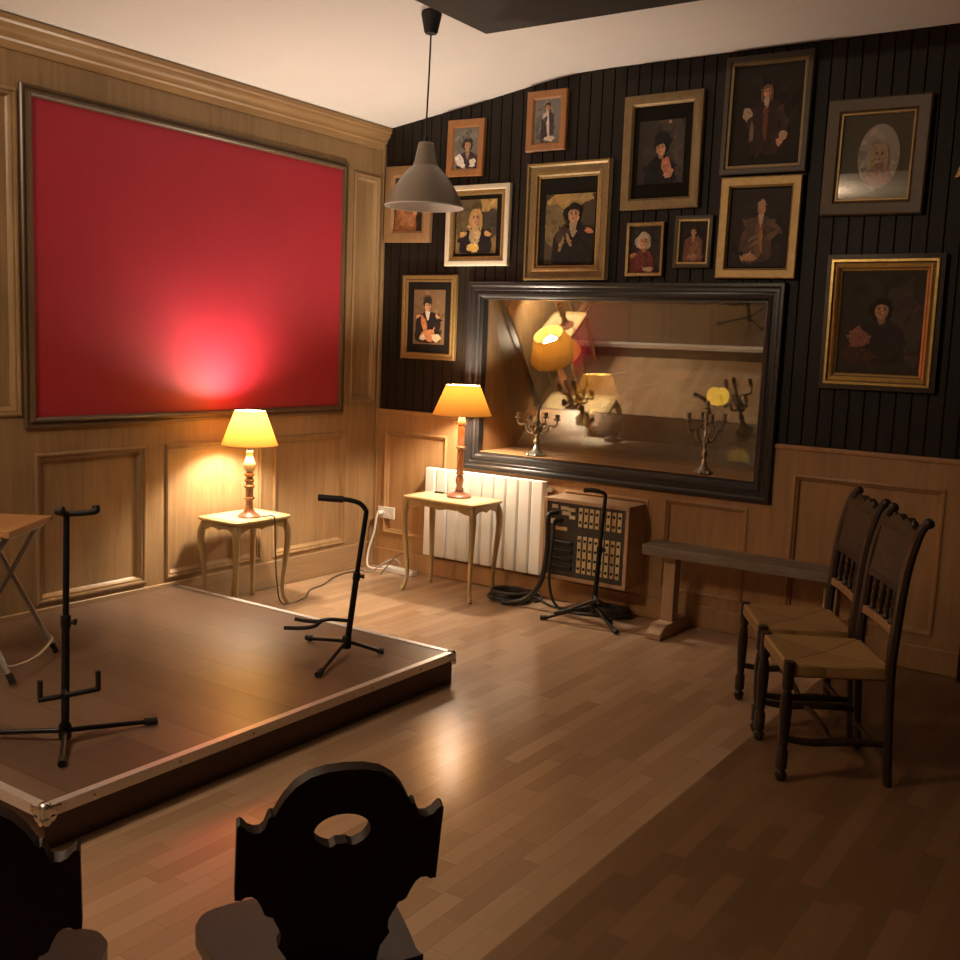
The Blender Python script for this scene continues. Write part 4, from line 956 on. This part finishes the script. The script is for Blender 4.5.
picture('narrow gilt framed portrait of an officer, lowest picture on the left', .434, 1.750, .45, .56, 0, ([(0, 0), (0, .024), (.006, .028), (.018, .026), (.026, .020), (.034, .024), (.042, .022), (.046, .010)], [0]*7), ['gold_mid'], (.055, .05, .06, .055), (.15, .09, .045),
        dict(head=(.47, .70, .12), coat=(.016, .011, .012), hair=(.02, .012, .01), hairstyle='hat', cravat=(.6, .5, .38), epaulette=(1, 1), ep_col=(.4, .22, .09), shoulder=3, bottom=.05, patches=[(.5, .17, .24, .10, (.50, .20, .08)), (.75, .12, .14, .07, (.6, .42, .26)), (.35, .38, .08, .16, (.42, .16, .06), .5), (.32, .12, .10, .05, (.6, .45, .3))]))
picture('small orange pine framed portrait of a standing figure in grey, topmost left of the row', 1.288, 2.953, .28, .357, 0, B(.05, .026), ['orange_frame'], (0, 0, 0, 0), (.17, .155, .145),
        dict(head=(.52, .80, .10), coat=(.06, .045, .045), hair=(.06, .04, .03), hairstyle='short', shoulder=2.2, cravat=(.55, .45, .4), patches=[(.55, .35, .05, .28, (.55, .48, .42), .1), (.62, .10, .2, .06, (.6, .5, .4)), (.40, .62, .09, .05, (.5, .4, .35), .5)]))
picture('large gilt framed portrait of a curly haired officer above the window corner', 1.465, 2.349, .575, .705, .3, ([(0, 0), (0, .034), (.004, .042), (.014, .040), (.024, .030), (.052, .026), (.060, .030), (.072, .030), (.080, .020), (.088, .020), (.092, .010)], [0, 1, 1, 2, 2, 1, 1, 2, 3, 3]), ['ivory', 'gold_mid', 'gold_dull', 'gold'], (.045, .012, .008, .10), (.05, .036, .02),
        dict(head=(.58, .70, .13), coat=(.013, .010, .009), hair=(.012, .008, .006), hairstyle='curly', shoulder=2.9, cravat=(.3, .22, .14), epaulette=(0, 1), ep_col=(.42, .16, .07), sky=[(.45, .92, .5, .18, (.33, .21, .07)), (.12, .6, .25, .3, (.14, .10, .045)), (.7, .95, .3, .1, (.3, .2, .08))], patches=[(.38, .42, .16, .10, (.05, .03, .02), .4), (.5, .34, .03, .11, (.3, .18, .08), .5), (.35, .28, .03, .12, (.22, .14, .07), -.4)]))
picture('dull gold framed portrait of a figure with tall dark hair, in the upper row', 2.065, 2.720, .485, .64, .4, B(.062, .034), ['gold_dull'], (.035, .05, .085, .085), (.035, .027, .022),
        dict(head=(.50, .56, .125), coat=(.010, .008, .008), hair=(.012, .009, .008), hairstyle='beehive', face=-1, shoulder=2.4, sky=[(.8, .6, .25, .5, (.06, .047, .038))], over=[(.64, .27, .10, .15, (.42, .155, .10), .5), (.70, .15, .11, .06, (.46, .2, .13), .5), (.68, .96, .03, .025, (.4, .25, .2))]))
picture('little gilt framed portrait of a white haired sitter in red coat', 1.993, 2.173, .238, .308, .6, B(.022, .024), ['gold_mid'], (0, 0, 0, 0), (.022, .015, .012),
        dict(head=(.46, .66, .17), coat=(.13, .03, .02), hair=(.42, .34, .26), hairstyle='curly', face=1, shoulder=2.0, lean=-.04, epaulette=(1, 0), ep_col=(.4, .2, .1), patches=[(.62, .08, .16, .05, (.45, .3, .2))]))
picture('tiny dark framed portrait of a figure in russet coat, smallest on the wall', 2.290, 2.211, .228, .29, -.4, ([(0, 0), (0, .024), (.004, .026), (.02, .026), (.024, .022), (.030, .022), (.034, .010)], [0, 0, 0, 1, 1, 1]), ['dark_wood_frame', 'gold'], (0, 0, 0, 0), (.020, .014, .011),
        dict(head=(.50, .74, .11), coat=(.17, .075, .045), hair=(.04, .025, .02), hairstyle='short', shoulder=2.8, cravat=(.35, .22, .15), patches=[(.6, .30, .16, .22, (.22, .10, .06), .3), (.5, .14, .18, .08, (.28, .15, .09))]))
picture('tall dark framed portrait of a long haired figure, hand on hip, nearest the ceiling', 2.665, 2.875, .48, .62, -.3, ([(0, 0), (0, .034), (.006, .038), (.026, .038), (.030, .030), (.036, .032), (.046, .030), (.050, .010)], [0, 0, 0, 0, 1, 1, 1]), ['dark_wood_frame', 'gold_dull'], (0, 0, 0, 0), (.020, .015, .011),
        dict(head=(.49, .72, .07), coat=(.035, .022, .018), hair=(.16, .085, .045), hairstyle='long', shoulder=2.6, bottom=.15, cravat=(.45, .33, .25), arms=[dict(p=[(.32, .56), (.20, .50), (.32, .36)], w=.05, c=(.05, .032, .025)), dict(p=[(.66, .56), (.76, .42), (.74, .26)], w=.05, c=(.05, .032, .025))], patches=[(.22, .52, .07, .06, (.42, .30, .22)), (.75, .28, .06, .05, (.45, .30, .2)), (.70, .22, .04, .04, SK), (.49, .44, .035, .2, (.14, .05, .03)), (.30, .33, .03, .10, (.2, .13, .09))]))
picture('gold framed portrait of a figure in striped coat, directly above the window right corner', 2.666, 2.278, .45, .545, -.4, B(.056, .034), ['gold_mid'], (.012, .012, .012, .012), (.034, .028, .026),
        dict(head=(.53, .74, .085), coat=(.10, .065, .045), hair=(.3, .17, .12), hairstyle='bald', shoulder=2.6, bottom=.1, lean=-.03, coat2=(.16, .10, .06), cravat=(.5, .36, .26), face=-1, arms=[dict(p=[(.70, .58), (.84, .47), (.68, .36)], w=.055, c=(.16, .10, .065)), dict(p=[(.36, .55), (.24, .38), (.22, .2)], w=.05, c=(.09, .06, .045))], patches=[(.55, .38, .03, .2, (.34, .16, .07), .1), (.36, .12, .14, .05, (.4, .24, .13)), (.44, .3, .10, .02, (.2, .14, .1), .4), (.43, .38, .10, .02, (.2, .14, .1), .4)], over=[(.53, .79, .068, .07, (.45, .25, .17))]))
picture('brown framed glazed portrait with a pale oval, upper of the two at the right', 3.251, 2.619, .51, .585, -.6, ([(0, 0), (0, .030), (.008, .036), (.06, .030), (.068, .022), (.074, .026), (.082, .026), (.086, .010)], [0, 0, 0, 0, 1, 1, 1]), ['umber_frame', 'gold_mid'], (.085, .055, .05, .05), (.42, .38, .31),
        dict(head=(.52, .52, .19), coat=(.34, .22, .17), hair=(.42, .32, .2), hairstyle='curls', skin=(.52, .36, .26), shoulder=1.8, patches=[(.5, .1, .4, .12, (.42, .25, .2))]), mat_m='olive_mat', gloss=GL, oval=True)
picture('thick gold framed glazed portrait of a dark figure, lower of the two at the right', 3.350, 1.781, .58, .695, .3, ([(0, 0), (0, .03), (.022, .034), (.026, .044), (.038, .044), (.046, .034), (.056, .038), (.066, .034), (.074, .028), (.082, .024), (.088, .010)], [0, 0, 1, 1, 2, 1, 1, 2, 1, 2]), ['dark_wood_frame', 'gold_bright', 'gold_dull'], (0, 0, 0, 0), (.040, .032, .026),
        dict(head=(.50, .62, .10), coat=(.03, .024, .022), hair=(.02, .014, .01), hairstyle='curly', shoulder=2.8, bottom=.12, sky=[(.8, .5, .18, .4, (.07, .05, .04))], patches=[(.24, .35, .12, .10, (.30, .12, .09)), (.24, .18, .2, .08, (.08, .035, .025))]), gloss=GL)

# ------------------------------------------------------------------ fill light added out of the frame, world, camera
cl = thing('added_fill_light', 'added two-bulb fill fixture, unseen outside the frame, brightening the room', 'fill light', (1.35, -4.95, 0), PI/2)
MB().lathe([(.06, 3.222), (.06, 3.20), (.02, 3.19)], 24).build('ceiling_rose', M['white_enamel'], cl)
MB().tube([(0, 0, 3.2), (0, 0, 2.98)], .008, 8).build('stem', M['gold_dull'], cl)
for sx in (-1, 1):
    MB().tube(spline([(0, 0, 2.98), (sx*.08, 0, 2.95), (sx*.14, 0, 2.97)], 5), .007, 8).build('arm', M['gold_dull'], cl)
    b = MB().lathe([(.012, -.03), (.03, .0), (.034, .025), (.022, .05), (.001, .056)], 18, Matrix.Translation((sx*.14, 0, 3.0))).build('light_bulb', emit_mat('fill_bulb', (1, .87, .68, 1), 30), cl, smooth=80)
    b.visible_shadow = False
    l = bpy.data.lights.new('fill_bulb_light', 'POINT'); l.energy = FILL; l.color = (1, .77, .53); l.shadow_soft_size = .05
    lo = bpy.data.objects.new('fill_bulb_light', l); C.objects.link(lo); lo.parent = cl; lo.location = (sx*.14, 0, 3.01)
w = bpy.data.worlds.new('World'); bpy.context.scene.world = w; w.use_nodes = True
w.node_tree.nodes['Background'].inputs['Color'].default_value = (1, .75, .5, 1); w.node_tree.nodes['Background'].inputs['Strength'].default_value = .02

cam = bpy.data.cameras.new('camera'); co = bpy.data.objects.new('camera', cam); C.objects.link(co)
rx, dy, fz = Vector((.826121, .562065, .040077)), Vector((.106436, -.085805, -.990610)), Vector((-.553349, .822630, -.130710))
Rm = Matrix((rx, -dy, -fz)).transposed().to_4x4(); Rm.translation = Vector((4.70996, -5.69029, 1.6)); co.matrix_world = Rm
cam.sensor_width = 36; cam.lens = 1045/960*36; cam.clip_start = .05
sc_ = bpy.context.scene; sc_.camera = co
sc_.view_settings.view_transform = 'Standard'; sc_.view_settings.look = 'None'; sc_.view_settings.gamma = 1; sc_.view_settings.use_curve_mapping = False
sc_.view_settings.exposure = .38
sc_.cycles.use_denoising = True
sc_.cycles.max_bounces = 10; sc_.cycles.transparent_max_bounces = 16
sc_.cycles.caustics_reflective = False; sc_.cycles.caustics_refractive = False
sc_.cycles.sample_clamp_indirect = 6
